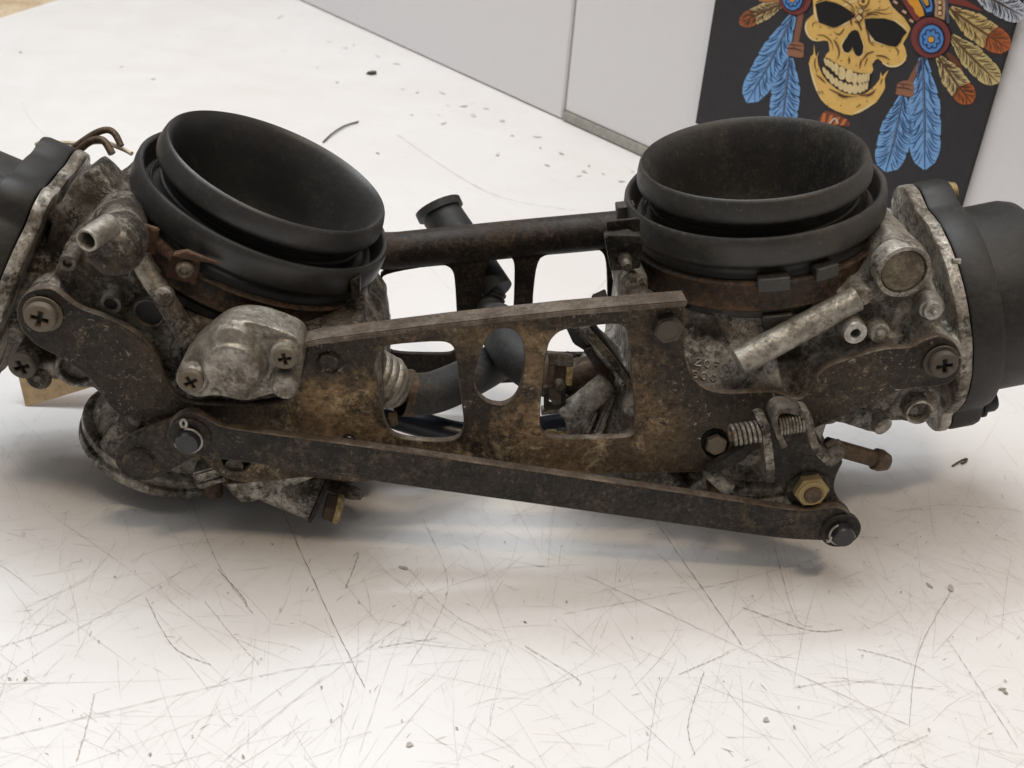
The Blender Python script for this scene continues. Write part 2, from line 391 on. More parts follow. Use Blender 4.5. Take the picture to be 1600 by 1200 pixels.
# ------------------------------------------------------------------ table, wall, poster
def poly_sheet(name, ps, thick, mat, kind=None, parent=None):
    bm = bmesh.new(); top = [bm.verts.new(p) for p in ps]; bot = [bm.verts.new(Vector(p) - Vector((0, 0, thick))) for p in ps]
    bm.faces.new(top); bm.faces.new(bot[::-1])
    for i in range(len(ps)): bm.faces.new((top[i], bot[i], bot[(i + 1) % len(ps)], top[(i + 1) % len(ps)]))
    o = obj(name, bm, mat, parent)
    if kind: o['kind'] = kind
    return o
e0, e1 = G(0, 28), G(90, 0); ed = (e1 - e0).normalized()
table = poly_sheet('table_top', [(-1.1, -0.6, 0), (1.3, -0.6, 0), (1.3, 1.6, 0), tuple(e0 + ed * 1.2), tuple(e0 - ed * 0.75)], 0.03, 'table', 'structure')
wood = poly_sheet('wooden_board', [(-2.2, -0.6, -0.004), (1.3, -0.6, -0.004), (1.3, 3.2, -0.004), (-2.2, 3.2, -0.004)], 0.04, 'wood', 'structure')
wood.location.z = -0.031

A0, B0 = G(467, 0), G(1005, 246)
WT = (B0 - A0).normalized(); WN = Vector((WT.y, -WT.x, 0))          # along the wall, out of the wall
def Wc(px, py):
    q = ray(px, py); s = (A0 - CAMLOC).dot(WN) / q.dot(WN); X = CAMLOC + q * s
    return ((X - A0).dot(WT), X.z)
def wall_box(name, a0, a1, h0, h1, n0, n1, mat, parent=None, bev=0.0008):
    bm = bmesh.new()
    v = [bm.verts.new(A0 + WT * a + WN * n + Vector((0, 0, h))) for a in (a0, a1) for n in (n0, n1) for h in (h0, h1)]
    for f in ((0, 1, 3, 2), (4, 6, 7, 5), (0, 4, 5, 1), (2, 3, 7, 6), (0, 2, 6, 4), (1, 5, 7, 3)): bm.faces.new([v[i] for i in f])
    bmesh.ops.recalc_face_normals(bm, faces=bm.faces)
    if bev: bmesh.ops.bevel(bm, geom=bm.edges[:], offset=bev, segments=2, affect='EDGES')
    return obj(name, bm, mat, parent)
sa = Wc(887, 95)[0]
w1 = wall_box('wall_panel', -1.2, sa - 0.0008, 0.0006, 0.9, -0.016, 0.0, 'wall')
w1['label'] = 'white wall panel behind the left funnel, its foot touching the table'; w1['category'] = 'wall panel'; w1['group'] = 'white wall panels behind the table'
w2 = wall_box('wall_panel', sa + 0.0008, 1.4, 0.0065, 0.9, -0.018, -0.0012, 'wall')
w2['label'] = 'white wall panel carrying the skull poster, right of the upright seam'; w2['category'] = 'wall panel'; w2['group'] = 'white wall panels behind the table'
tr = wall_box('base_trim', sa + 0.0008, 1.4, 0.0005, 0.0062, -0.016, 0.0006, 'trim', None, 0.0006)
tr['label'] = 'thin grey beige trim strip along the foot of the wall'; tr['category'] = 'trim strip'

# poster: flat print, flat coloured shapes on a board
pa0 = Wc(1106, 95)[0]; pa1 = Wc(1550, 160)[0]
pc = pa0 * 0.5 + pa1 * 0.5
poster = bpy.data.objects.new('poster', None); COL.objects.link(poster)
PN0 = 0.0018
poster.matrix_world = Matrix.Translation(A0 + WT * pc + Vector((0, 0, 0.028))) @ Matrix((WT, -WN, Vector((0, 0, 1)))).transposed().to_4x4()
poster['label'] = 'black poster of a yellow skull with blue and cream feathers on the wall'; poster['category'] = 'poster'
def Q(px, py, lay):
    a, h = Wc(px, py); return Vector((a - pc, -(PN0 + lay * 0.00012), h - 0.028))
INK = {}
def ink(h):
    if h not in INK:
        m, nt, b = nodes('print_' + h); b.inputs['Roughness'].default_value = 0.6; b.inputs['Specular IOR Level'].default_value = 0.25
        c = srgb(h); tc = nt.nodes.new('ShaderNodeTexCoord').outputs['Object']
        n = noise_n(nt, 240, 8, 0.7, tc)
        nt.links.new(mixc(nt, ramp(nt, n, 0.40, 0.75, 0, 0.4), c, tuple(x * 0.6 for x in c[:3]) + (1,)), b.inputs['Base Color'])
        INK[h] = m
    return INK[h]
class Print:
    def __init__(s, name): s.name = name; s.bm = bmesh.new(); s.mats = []
    def mi(s, h):
        if h not in s.mats: s.mats.append(h)
        return s.mats.index(h)
    def poly(s, ps, h, lay, sm=0, k=4):
        q = [Q(x, y, lay) for x, y in ps]
        if sm: q = spline(q, k, True)
        f = s.bm.faces.new([s.bm.verts.new(p) for p in q]); f.material_index = s.mi(h)
        if f.calc_area() > 0 and f.normal.y > 0: f.normal_flip()
        f.normal_update()
        if f.normal.y > 0: f.normal_flip()
        bmesh.ops.triangulate(s.bm, faces=[f])
    def line(s, ps, h, w, lay, taper=True):
        q = [Vector((x, y)) for x, y in ps]
        q = [v.to_2d() for v in spline([v.to_3d() for v in q], 4)] if len(q) > 2 else [q[0].lerp(q[1], t / 4) for t in range(5)]
        lf, rt = [], []
        for i, p in enumerate(q):
            t = q[min(i + 1, len(q) - 1)] - q[max(i - 1, 0)]
            if t.length < 1e-6: continue
            t.normalize(); nn = Vector((-t.y, t.x)); u = i / (len(q) - 1)
            ww = w / 2 * ((0.25 + 0.75 * sin(pi * min(1, 0.12 + u * 0.95))) if taper else 1)
            lf.append(p + nn * ww); rt.append(p - nn * ww)
        for i in range(len(lf) - 1): s.poly([lf[i], lf[i + 1], rt[i + 1], rt[i]], h, lay)
    def disc(s, x, y, rx, ry, h, lay, n=28): s.poly([(x + rx * cos(2 * pi * i / n), y + ry * sin(2 * pi * i / n)) for i in range(n)], h, lay)
    def done(s): return obj(s.name, s.bm, [ink(h) for h in s.mats], poster, None, False)
bm = bmesh.new()
tl = (pa0 - pc); tr_ = (pa1 - pc)
v = [bm.verts.new((x, -y, z)) for x in (tl, tr_) for y in (-0.0012, PN0) for z in (0 if x > 0 else 0.004, 0.40)]
for f in ((0, 1, 3, 2), (4, 6, 7, 5), (0, 4, 5, 1), (2, 3, 7, 6), (0, 2, 6, 4), (1, 5, 7, 3)): bm.faces.new([v[i] for i in f])
obj('board', bm, ink('373638'), poster)

def cA(l): return [(1240 + x / 6, y / 6) for x, y in l]
def cB(l): return [(1380 + x / 6, y / 6) for x, y in l]
BONE, BONE2, DK, BR = 'e8bd6c', 'f0d9a4', '1f1d1e', '6b4a33'
sk = Print('skull_print')
sk.poly(cA([(205, -60), (210, 60), (213, 130), (150, 185), (130, 240), (145, 310), (190, 365), (250, 387), (310, 376), (350, 385), (360, 440), (362, 475), (328, 510), (318, 550), (420, 620), (540, 670), (650, 700), (750, 692), (772, 650), (760, 600), (790, 560), (820, 545), (855, 580), (890, 610), (950, 624), (1020, 612), (1072, 570), (1087, 520), (1072, 455), (1050, 405), (1090, 340), (1120, 270), (1110, 240), (1060, 160), (1000, 110), (950, 60), (900, -40), (700, -80), (400, -80)]), BONE, 1)
sk.poly(cA([(215, 405), (213, 500), (185, 530), (168, 590), (185, 680), (212, 760), (240, 850), (280, 930), (340, 990), (420, 1035), (500, 1065), (570, 1076), (640, 1055), (720, 1010), (800, 955), (860, 865), (882, 820), (878, 735), (915, 650), (868, 700), (858, 718), (842, 672), (832, 740), (790, 795), (730, 850), (690, 875), (600, 885), (500, 868), (420, 825), (340, 760), (290, 690), (252, 600), (245, 530), (266, 475), (235, 530), (228, 500)]), BONE, 1)
# pale rims
for l in ([(150, 200), (140, 260), (165, 330), (220, 375), (300, 370)], [(860, 585), (920, 616), (1000, 612), (1060, 570), (1075, 510)], [(480, 60), (560, 20), (640, 0)], [(180, 600), (200, 700), (250, 850), (330, 970)],
          [(700, 230), (740, 330), (790, 385), (880, 420)], [(560, 180), (520, 215), (450, 250)], [(225, 60), (235, 150), (262, 205)], [(960, 180), (1050, 240), (1095, 290)], [(590, 1060), (700, 1010), (800, 940)]):
    sk.line(cA(l), BONE2, 3.2, 2)
for l in ([(230, 35), (330, 5), (410, 20), (480, 50), (550, 95), (606, 128), (600, 155), (560, 185), (500, 215), (440, 250), (400, 257), (350, 240), (262, 205), (245, 120)],
          [(690, 175), (760, 168), (880, 170), (980, 200), (1050, 260), (1092, 302), (1055, 335), (1030, 390), (990, 437), (920, 427), (850, 402), (790, 380), (742, 320), (700, 240)],
          [(600, 277), (632, 288), (660, 350), (682, 430), (672, 500), (640, 526), (608, 510), (588, 470), (578, 430), (570, 470), (540, 491), (500, 480), (480, 430), (500, 380), (540, 320), (570, 288)]):
    sk.poly(cA(l), DK, 3)
sk.line(cA([(540, 320), (497, 385), (478, 432), (500, 485), (545, 497), (575, 460)]), BONE2, 1.6, 4)
sk.line(cA([(655, 330), (690, 430), (680, 505), (640, 535), (605, 515)]), BONE2, 1.6, 4)
# teeth
sk.poly(cA([(305, 590), (320, 545), (345, 540), (420, 590), (480, 625), (540, 655), (650, 682), (752, 688), (748, 740), (735, 800), (690, 845), (640, 880), (590, 882), (520, 868), (430, 812), (340, 745), (298, 690)]), '3a2d24', 3)
for x, y, w, h, a in ((332, 578, 14, 38, .35), (361, 592, 16, 42, .32), (393, 617, 18, 50, .28), (433, 645, 24, 56, .2), (481, 682, 36, 62, .1), (553, 706, 36, 62, -.02), (603, 732, 26, 54, -.05), (649, 735, 20, 46, -.05), (680, 730, 15, 46, -.05), (706, 724, 13, 44, -.05), (730, 718, 11, 42, -.05),
                   (318, 660, 14, 36, .3), (347, 694, 20, 42, .3), (386, 738, 22, 48, .25), (428, 766, 22, 42, .18), (470, 796, 24, 44, .1), (514, 815, 24, 44, .05), (557, 828, 26, 46, 0), (607, 830, 28, 48, -.05), (655, 822, 22, 46, -.1), (689, 812, 15, 42, -.1), (716, 800, 11, 38, -.1)):
    ps = []
    for i in range(14):
        t = 2 * pi * i / 14; ex = abs(cos(t)) ** 0.8 * (1 if cos(t) > 0 else -1) * w; ey = abs(sin(t)) ** 0.8 * (1 if sin(t) > 0 else -1) * h
        ps.append((x + ex * cos(a) + ey * sin(a), y - ex * sin(a) + ey * cos(a)))
    sk.poly(cA(ps), 'e2cb98', 4)
# cracks and modelling strokes
for l, w in (([(200, 250), (215, 215), (260, 205)], 2), ([(250, 325), (320, 335), (380, 390), (400, 470)], 3), ([(405, 370), (440, 430), (455, 500), (430, 560)], 5), ([(500, 265), (470, 310), (440, 320), (400, 290)], 4), ([(560, 180), (575, 240)], 5), ([(600, 200), (635, 215), (660, 270), (670, 290)], 5), ([(700, 250), (730, 330), (740, 390), (790, 430)], 5),
             ([(780, 480), (720, 500), (690, 540), (650, 575)], 5), ([(660, 560), (645, 640)], 5), ([(720, 540), (690, 620)], 3), ([(800, 520), (870, 525), (930, 560)], 5), ([(980, 445), (1010, 480), (1000, 520)], 3), ([(545, 530), (550, 570), (540, 600)], 4), ([(530, 560), (560, 560)], 2), ([(240, 700), (300, 750), (330, 780)], 4),
             ([(360, 830), (440, 870), (520, 900), (620, 905)], 4), ([(440, 880), (500, 905), (560, 900)], 7), ([(640, 890), (740, 880), (800, 830)], 5), ([(700, 905), (760, 880), (790, 850)], 3), ([(860, 730), (840, 790)], 3), ([(230, 540), (225, 600), (245, 680)], 3), ([(250, 850), (285, 880)], 2), ([(285, 845), (310, 880)], 2), ([(610, 1000), (660, 980)], 2), ([(640, 970), (655, 985)], 2),
             ([(700, 130), (790, 110), (880, 130), (960, 120)], 3), ([(780, 90), (880, 90), (930, 60)], 2), ([(690, 155), (760, 130), (830, 145)], 4), ([(480, -5), (560, 40), (610, 100)], 3), ([(240, 20), (300, -5), (380, -10)], 3)):
    sk.line(cA(l), BR, w / 2.2 + .5, 3)
for x, y in ((280, 250), (360, 262), (375, 322), (430, 355), (245, 360), (255, 650), (262, 590), (855, 432), (930, 472), (910, 590), (770, 398), (475, 565), (615, 610), (765, 830), (345, 985), (470, 985), (830, 70), (835, 12), (715, 945)): sk.disc(1240 + x / 6, y / 6, 1.2, 1.0, BR, 3, 8)
sk.disc(1240 + 685 / 6, 1, 9, 9, BR, 4); sk.disc(1240 + 685 / 6, 1, 7.4, 7.2, BONE, 5); sk.disc(1240 + 685 / 6, 1.5, 3, 3, BR, 6)
for (x, y, r_) in ((645, 165, 46), (660, 100, 38)):
    sk.poly(cA([(x, y - r_), (x + r_, y), (x, y + r_), (x - r_, y)]), '5a3f2b', 5); sk.poly(cA([(x, y - r_ * .72), (x + r_ * .72, y), (x, y + r_ * .72), (x - r_ * .72, y)]), 'd8b98a', 6)
for l in ([(600, 110), (560, 70)], [(605, 125), (570, 130)], [(700, 110), (750, 80)], [(705, 125), (780, 128)], [(630, 80), (610, 50)], [(690, 80), (720, 55)]): sk.line(cA(l), BR, 2, 5)
sk.done()

def feather(base, tip, width, body, dark, tipc=None, seed=0, curve=0.0, lay=1):
    f = Print('feather_print'); R = random.Random(seed)
    b = Vector(base); t = Vector(tip); ax = (t - b); Ln = ax.length; ax.normalize(); nx = Vector((-ax.y, ax.x))
    def at(u, s): return b + ax * (Ln * u) + nx * (s * width / 2 + curve * Ln * u * (1 - u))
    def half(u): return (0.25 + 0.75 * min(1, u * 2.6)) * (1 if u < 0.7 else sqrt(max(0, 1 - ((u - 0.7) / 0.3) ** 2)) * 0.96 + 0.04)
    N = 16
    def side(sg):
        out = []
        for i in range(N + 1):
            u = i / N; h = half(u)
            out.append(at(u, sg * h * (0.97 + 0.06 * R.random())))
            if i % 3 == 2 and i < N - 2:
                cut = 0.55 + 0.3 * R.random()
                out.append(at(u + 0.35 / N, sg * h * cut)); out.append(at(u + 0.2 / N, sg * h * 0.9))
        return out
    l, r_ = side(1), side(-1)
    # fill as strips towards the quill so it stays simple
    for sd in (l, r_):
        for i in range(len(sd) - 1):
            u0 = (sd[i] - b).dot(ax) / Ln; u1 = (sd[i + 1] - b).dot(ax) / Ln
            col = tipc if (tipc and (u0 + u1) / 2 > 0.66) else body
            f.poly([sd[i], sd[i + 1], at(max(0, u1 - 0.06), 0), at(max(0, u0 - 0.06), 0)], col, lay)
    for sg in (1, -1):
        for i in range(2, 26):
            u = i / 27 + 0.015 * R.random(); h = half(u)
            s0, s1 = (0.06 + 0.5 * R.random()), (0.72 + 0.3 * R.random())
            if R.random() < 0.25: s0 = 0.1; s1 = 1.02
            f.line([at(max(0, u - 0.10 * (1 - s0)), sg * h * s0), at(u, sg * h * (s0 + s1) / 2), at(u + 0.02, sg * h * s1)], dark, 0.8 + 1.1 * R.random(), lay + 1)
    f.line([at(-0.02, 0), at(0.5, 0), at(0.97, 0)], dark, 3.6, lay + 2); f.line([at(0, 0), at(0.5, 0), at(0.85, 0)], '8a99ab' if body.startswith('7') else '7a5a45', 1.2, lay + 3)
    f.done()
BL, BD = '7fade0', '2c4878'
feather((1243, 24), (1171, 160), 44, BL, BD, None, 1, -0.06)
feather((1238, 90), (1226, 205), 45, BL, BD, None, 2, 0.03)
feather((1415, 150), (1388, 268), 50, BL, BD, None, 3, -0.06)
feather((1446, 90), (1449, 265), 50, BL, BD, None, 4, -0.03)
feather((1230, 4), (1159, 37), 26, 'd9c290', '5b4432', 'b56a40', 5, 0.05)
feather((1470, 88), (1523, 161), 36, 'd6c08a', '5b4432', 'bb6636', 6, 0.04)
feather((1491, 56), (1565, 129), 38, 'd5c086', '6a5236', None, 7, 0.04)
feather((1489, 13), (1582, 76), 42, 'd3b97c', '6a4a30', 'b8643a', 8, 0.05)
feather((1520, -22), (1606, 26), 40, 'c9cdd6', '3a3d46', None, 9, 0.03)
def pendant(st, x, y, k, w):
    hb = Print('pendant_print')
    hb.line(st, '8c5f4b', w, 1, False)
    hb.poly([(x - 14 * k, y + 4), (x - 12 * k, y - 8), (x, y - 13 * k), (x + 12 * k, y - 9), (x + 13 * k, y + 2), (x + 11 * k, y + 12), (x - 4, y + 11), (x - 15 * k, y + 8)], '9c6d55', 2, 1)
    hb.line([(x - 14, y - 2), (x, y - 1), (x + 12, y + 3)], '4a3026', 1.8, 3); hb.line([(x - 10, y - 8), (x, y - 7), (x + 12, y - 5)], '4a3026', 1.4, 3); hb.line([(x - 4, y - 6), (x - 3, y - 1)], '4a3026', 1.2, 3)
    hb.done()
pendant([(1452, 84), (1437, 108), (1425, 130)], 1419, 138, 1, 10)
pendant([(1256, 18), (1252, 42), (1247, 68)], 1248, 77, .95, 9)
for x, y, R_, bx, by in ((1459, 58, 31, 1461, 60), (1247.5, -3, 25, 1244, -2)):
    hb = Print('rosette_print')
    hb.disc(x, y, R_ + 1, R_ + 1.5, '2a1a1a', 3); hb.disc(x, y, R_, R_ + .5, '7d3f3d', 4); hb.disc(x, y, R_ * .72, R_ * .76, '6a3133', 5)
    hb.disc(bx, by, R_ * .66, R_ * .75, '16233d', 6); hb.disc(bx, by, R_ * .6, R_ * .69, '5b8ed0', 7)
    for k in range(8):
        a = 2 * pi * k / 8 + .3; cx_, cy_ = bx + R_ * .34 * cos(a), by + R_ * .36 * sin(a)
        hb.line([(cx_ + R_ * .13 * cos(a + t), cy_ + R_ * .14 * sin(a + t)) for t in (-1.9, -1.0, 0, 1.0, 1.9)], '1b3158', 1.5, 8, False)
    hb.disc(bx, by + 1, R_ * .19, R_ * .19, '1b3158', 8); hb.disc(bx, by + 1, R_ * .15, R_ * .15, 'dba23f', 9)
    hb.done()
hb = Print('headband_print')
hb.poly([(1400, -20), (1414, 0), (1432, 30), (1437, 33), (1452, 20), (1430, -20)], '87403d', 2)
hb.poly([(1412, -20), (1425, 5), (1432, 12), (1435, 20), (1441, 26), (1449, 24), (1447, 14), (1440, 0), (1428, -20)], 'e3a03a', 3)
hb.poly([(1428, -20), (1442, 3), (1450, 22), (1456, 25), (1465, 20), (1466, 8), (1460, -20)], '1d2c48', 3)
hb.poly([(1432, -20), (1445, 3), (1453, 19), (1461, 17), (1462, 8), (1455, -20)], '5a90cf', 4)
hb.poly([(1443, -6), (1452, 13), (1459, 10), (1457, -2)], '1d2c48', 5); hb.poly([(1446, -2), (1453, 9), (1457, 7), (1455, -2)], 'dca03c', 6)
hb.poly([(1464, -20), (1465, 25), (1480, 31), (1482, 10), (1478, -20)], 'c09a72', 2)
for y in (-6, 3, 12, 20): hb.disc(1473.5, y, 4.4, 4.4, '5d3f2a', 4, 14); hb.disc(1473.5, y, 3.3, 3.3, 'd7b48c', 5, 14)
hb.line([(1482, -10), (1484, 12), (1486, 36)], '565a66', 5, 2, False)
hb.line([(1392, -10), (1412, 12), (1430, 36)], '3d2a24', 9, 3, False)
for x, y in ((1404, 3), (1418, 18), (1429, 32)): hb.line([(x - 3, y - 2), (x + 3, y + 2)], 'c8a88e', 4, 4, False)
hb.line([(1482, 0), (1510, 4), (1538, 16)], '7e3c34', 10, 1)
hb.done()
hb = Print('quill_print'); hb.line([(1484, 82), (1496, 95), (1508, 108)], '6e4230', 9, 1); hb.done()
hb = Print('quill_print'); hb.line([(1190, 0), (1210, 1), (1228, 0)], 'b07a4e', 5, 2); hb.done()
hb = Print('collar_print')
hb.poly([(1293, 172), (1310, 176), (1328, 186), (1333, 192), (1331, 197), (1286, 194), (1284, 184)], '7a4636', 1)
for k in range(4): hb.poly([(1290 + k * 11, 176 + k * 3), (1295 + k * 11, 176 + k * 3), (1293 + k * 10, 192 + k), (1286 + k * 10, 192 + k)], 'c9743f', 2)
hb.line([(1301, 192), (1309, 184), (1314, 192)], 'd8d0c8', 2, 3, False)
hb.done()

# scratches, knife marks and specks of the laminate
def scratches():
    bm = bmesh.new()
    def strip(p, q, w, bow, mi, n=8, z=0.00008):
        w *= 0.62
        p = Vector((p[0], p[1], 0)); q = Vector((q[0], q[1], 0)); t = (q - p)
        if t.length < 1e-6: return
        nn = Vector((-t.y, t.x, 0)).normalized(); lf, rt = [], []
        for i in range(n + 1):
            u = i / n; c = p.lerp(q, u) + nn * (bow * sin(pi * u) + 0.00012 * rnd.uniform(-1, 1)) + Vector((0, 0, z))
            ww = w / 2 * (0.18 + 0.82 * sin(pi * min(1, 0.1 + 0.85 * u))) * rnd.uniform(0.6, 1.2)
            lf.append(bm.verts.new(c + nn * ww)); rt.append(bm.verts.new(c - nn * ww))
        for i in range(n):
            if n > 5 and rnd.random() < 0.10: continue
            f = bm.faces.new((lf[i], rt[i], rt[i + 1], lf[i + 1])); f.material_index = mi
    for k in range(2300):
        x = rnd.uniform(-0.16, 0.20); y = rnd.uniform(-0.16, 0.0) if rnd.random() < 0.8 else rnd.uniform(0, 0.35)
        ln = min(0.11, 0.003 + rnd.expovariate(1 / 0.016)); a = rnd.choice((1.0, 2.1, 0.4, 1.5, 2.6)) + rnd.gauss(0, 0.35)
        strip((x, y), (x + ln * cos(a), y + ln * sin(a)), rnd.uniform(0.00005, 0.00016), rnd.gauss(0, ln * 0.03), rnd.choice((0, 2, 2, 2, 2, 2)), z=0.00006 + k * 1e-7)
    for k in range(260):
        x = rnd.uniform(-0.15, 0.19); y = rnd.uniform(-0.15, 0.02); ln = rnd.uniform(0.0008, 0.0035); a = rnd.uniform(0, pi)
        strip((x, y), (x + ln * cos(a), y + ln * sin(a)), rnd.uniform(0.00012, 0.0003), 0, rnd.choice((0, 1, 0)), 3, 0.00016 + k * 1e-7)
    def mark(l, w, mi, z):
        ps = [G(*p) for p in l]; ps = spline(ps, 6) if len(ps) > 2 else ps
        for a, b in zip(ps, ps[1:]): strip(a, b, w, 0, mi, 3, z)
    big = [([(425, 760), (500, 930), (570, 1075)], .00034, 1), ([(290, 760), (340, 880), (395, 960)], .0003, 0), ([(1022, 812), (1090, 910), (1160, 1010)], .00034, 1), ([(1205, 835), (1240, 960), (1270, 980)], .0003, 0),
           ([(0, 1012), (60, 992), (105, 970)], .0003, 0), ([(0, 1155), (180, 1110), (440, 1050), (570, 1033)], .00025, 0), ([(228, 935), (270, 1010), (330, 1040)], .0003, 1), ([(0, 1060), (120, 985), (310, 880)], .0002, 0), ([(915, 900), (1150, 1010), (1420, 1135)], .00025, 1),
           ([(1160, 950), (1260, 985), (1315, 985)], .00038, 1), ([(1485, 925), (1435, 1020), (1420, 1135)], .0004, 0), ([(1240, 1075), (1330, 1065), (1460, 1078)], .0003, 0), ([(1060, 1055), (1095, 1040), (1140, 1020)], .0003, 1), ([(1340, 1015), (1400, 1030), (1445, 1048)], .0004, 0),
           ([(590, 1012), (670, 1000), (682, 998)], .0004, 0), ([(660, 810), (700, 920), (640, 1040)], .00022, 0), ([(540, 920), (560, 868), (552, 870)], .0004, 1), ([(120, 1190), (140, 1120), (148, 1085)], .00035, 0), ([(640, 890), (700, 955), (770, 995)], .0002, 0),
           ([(880, 960), (1120, 915), (1290, 870)], .00018, 0), ([(1400, 800), (1480, 790), (1600, 800)], .0002, 0), ([(1590, 1170), (1520, 1060), (1480, 1000)], .0003, 0), ([(1085, 1180), (1075, 1130), (1100, 1050)], .0003, 1), ([(1010, 1190), (1025, 1090), (1035, 1060)], .00022, 0),
           ([(405, 1040), (360, 990), (320, 940)], .0002, 0), ([(180, 850), (140, 900), (20, 960)], .00018, 0), ([(350, 1190), (480, 1080), (640, 970)], .0002, 0), ([(720, 870), (640, 960), (560, 1180)], .00018, 2), ([(1340, 1200), (1400, 1170), (1450, 1150)], .0003, 0), ([(820, 1010), (900, 1060), (905, 1072)], .0003, 1),
           ([(340, 890), (380, 935), (385, 950)], .0004, 1), ([(35, 160), (50, 190), (75, 215)], .0004, 2), ([(620, 210), (760, 300), (900, 330)], .0006, 2), ([(580, 360), (700, 420), (790, 470)], .0004, 2)]
    for k, (l, w, mi) in enumerate(big): mark(l, w, mi, 0.0003 + k * 1e-6)
    # blots: irregular flat specks
    def blot(px, py, rx, mi, z):
        c = G(px, py); rr = rx; vs = []
        a0 = rnd.uniform(0, 6); e = rnd.uniform(1.2, 2.6)
        for i in range(8):
            t = 2 * pi * i / 8; r_ = rr * rnd.uniform(0.6, 1.2); p = Vector((cos(t) * r_ * e, sin(t) * r_, 0)); p.rotate(Matrix.Rotation(a0, 3, 'Z'))
            vs.append(bm.verts.new(c + p + Vector((0, 0, z))))
        bm.faces.new(vs).material_index = mi
    sp = [(630, 888, .0011, 0), (1485, 920, .0013, 0), (1452, 916, .0009, 0), (820, 973, .0006, 1), (40, 1062, .0006, 1), (1197, 1126, .0012, 0), (190, 105, .0012, 1), (32, 82, .0016, 0), (240, 124, .0012, 1), (440, 25, .003, 3), (445, 80, .0018, 3), (553, 70, .003, 3), (590, 88, .0025, 3), (640, 1165, .0012, 0), (235, 1180, .0005, 1), (740, 180, .004, 3), (760, 170, .003, 3), (620, 100, .003, 3), (540, 75, .003, 3), (905, 275, .002, 3), (690, 145, .003, 3),
          (590, 240, .001, 1), (920, 260, .0009, 1), (1565, 1078, .0008, 1), (1570, 1083, .0008, 1)]
    for k, (x, y, r_, mi) in enumerate(sp): blot(x, y, r_ * (.45 if mi == 3 else .62), mi, 0.0004 + k * 1e-6)
    for k in range(90):
        blot(rnd.uniform(0, 1600), rnd.uniform(780, 1200), rnd.uniform(.0001, .00028), rnd.choice((0, 1)), 0.0005 + k * 1e-6)
    for k in range(24):
        u = rnd.random(); blot(430 + 560 * u + rnd.gauss(0, 25), 20 + 250 * u + rnd.uniform(0, 60), rnd.uniform(.0006, .0016), 3, 0.0006 + k * 1e-6)
    o = obj('scratch', bm, ['scratch', 'scratch_dark', 'scratch_pale', 'smudge'], table, None, False)
    o['kind'] = 'stuff'
scratches()
#@@PART2
# ------------------------------------------------------------------ the carburettor set: one thing
root = bpy.data.objects.new('carburettor_pair', None); COL.objects.link(root)
root.rotation_euler = (0, 0, PSI)
root['label'] = 'pair of grimy motorcycle carburettors joined by rusty brackets and a long link bar'
root['category'] = 'carburettors'
E0 = Vector((0, 0, 0))
def empty(name, loc):
    o = bpy.data.objects.new(name, None); COL.objects.link(o); o.parent = root; return o

def axis_frame(tilt, fwd=0.0): return Vector((sin(tilt), -sin(fwd), cos(tilt))).normalized()     # up along the bore, leaning right and to the front

def axpt(o, ax, s, r=0.0, ang=0.0):
    "point s below o on the bore, radius r, ang 0 = front, positive to the right"
    rt = Vector((ax.z, 0, -ax.x)).normalized(); fr = ax.cross(rt) * -1
    if fr.y > 0: fr = -fr
    return o - ax * s + (rt * sin(ang) + fr * cos(ang)) * r

def arc_box(bm, o, ax, r0, r1, s0, s1, a0, a1, n=8):
    cols = []
    for i in range(n + 1):
        a = a0 + (a1 - a0) * i / n
        cols.append([bm.verts.new(axpt(o, ax, s, r, a)) for s, r in ((s0, r0), (s0, r1), (s1, r1), (s1, r0))])
    for c, d in zip(cols, cols[1:]):
        for k in range(4): bm.faces.new((c[k], d[k], d[(k + 1) % 4], c[(k + 1) % 4]))
    bm.faces.new(cols[0]); bm.faces.new(cols[-1][::-1])

# ---- bores
LT, RT = radians(22.0), radians(-11.0)
LAX, RAX = axis_frame(LT, radians(1)), axis_frame(RT, radians(2))
LO = P(438, 262, 0); RO = P(1176, 240, 0)

def funnel(o, ax, side, mat, tabs, spin):
    wob = lambda t: 1 + 0.006 * sin(2 * pi * (2 * t + spin)) + 0.004 * sin(2 * pi * (3 * t + spin * 2))
    bm = bmesh.new()
    prof = [(.0030, .0316), (.0215, .0316), (.0236, .0300), (.0252, .020), (.0266, .010), (.0280, .0044), (.0291, .0020), (.0299, .0008), (.0305, .0003), (.0309, .0005), (.0313, .0012), (.0318, .0030),
            (.0321, .0050), (.0320, .0062), (.0316, .0069), (.0306, .0072), (.0291, .0072), (.0286, .0082), (.0286, .0094), (.0292, .0097), (.0292, .0104), (.0286, .0107), (.0286, .0115), (.0292, .0118), (.0292, .0125), (.0287, .0128), (.0287, .0160)]
    lathe(bm, o, -ax, prof, 96, capa=True, capb=False, wob=wob)
    f = obj('rubber_funnel', bm, mat, root, 50)
    bm = bmesh.new()
    cup = [(.0286, .0155), (.0326, .0152), (.0335, .0132), (.0340, .0098), (.0345, .0091), (.0353, .0090), (.0358, .0096), (.0361, .0114), (.0361, .0160), (.0357, .0170), (.0346, .0176), (.0335, .0182), (.0332, .0192), (.0333, .0202), (.0338, .0208), (.0339, .0216)]
    lathe(bm, o, -ax, cup, 96, capa=False, capb=False, wob=lambda t: 1 + 0.004 * sin(2 * pi * (2 * t + spin + .3)))
    c = obj('mounting_cup', bm, 'rubber' if mat == 'rubber' else 'rubber_dusty', f, 50)
    # fine wire ring in the groove
    x, y, z = basis(-ax)
    bm = bmesh.new()
    ps = [o + z * (.0138 + .0005 * sin(2 * t)) + (x * cos(t) + y * sin(t)) * .0310 for t in [2 * pi * i / 64 for i in range(64)]]
    tube(bm, ps + ps[:1], .0004, 6, False); obj('retaining_ring', bm, 'steel', f)
    return f
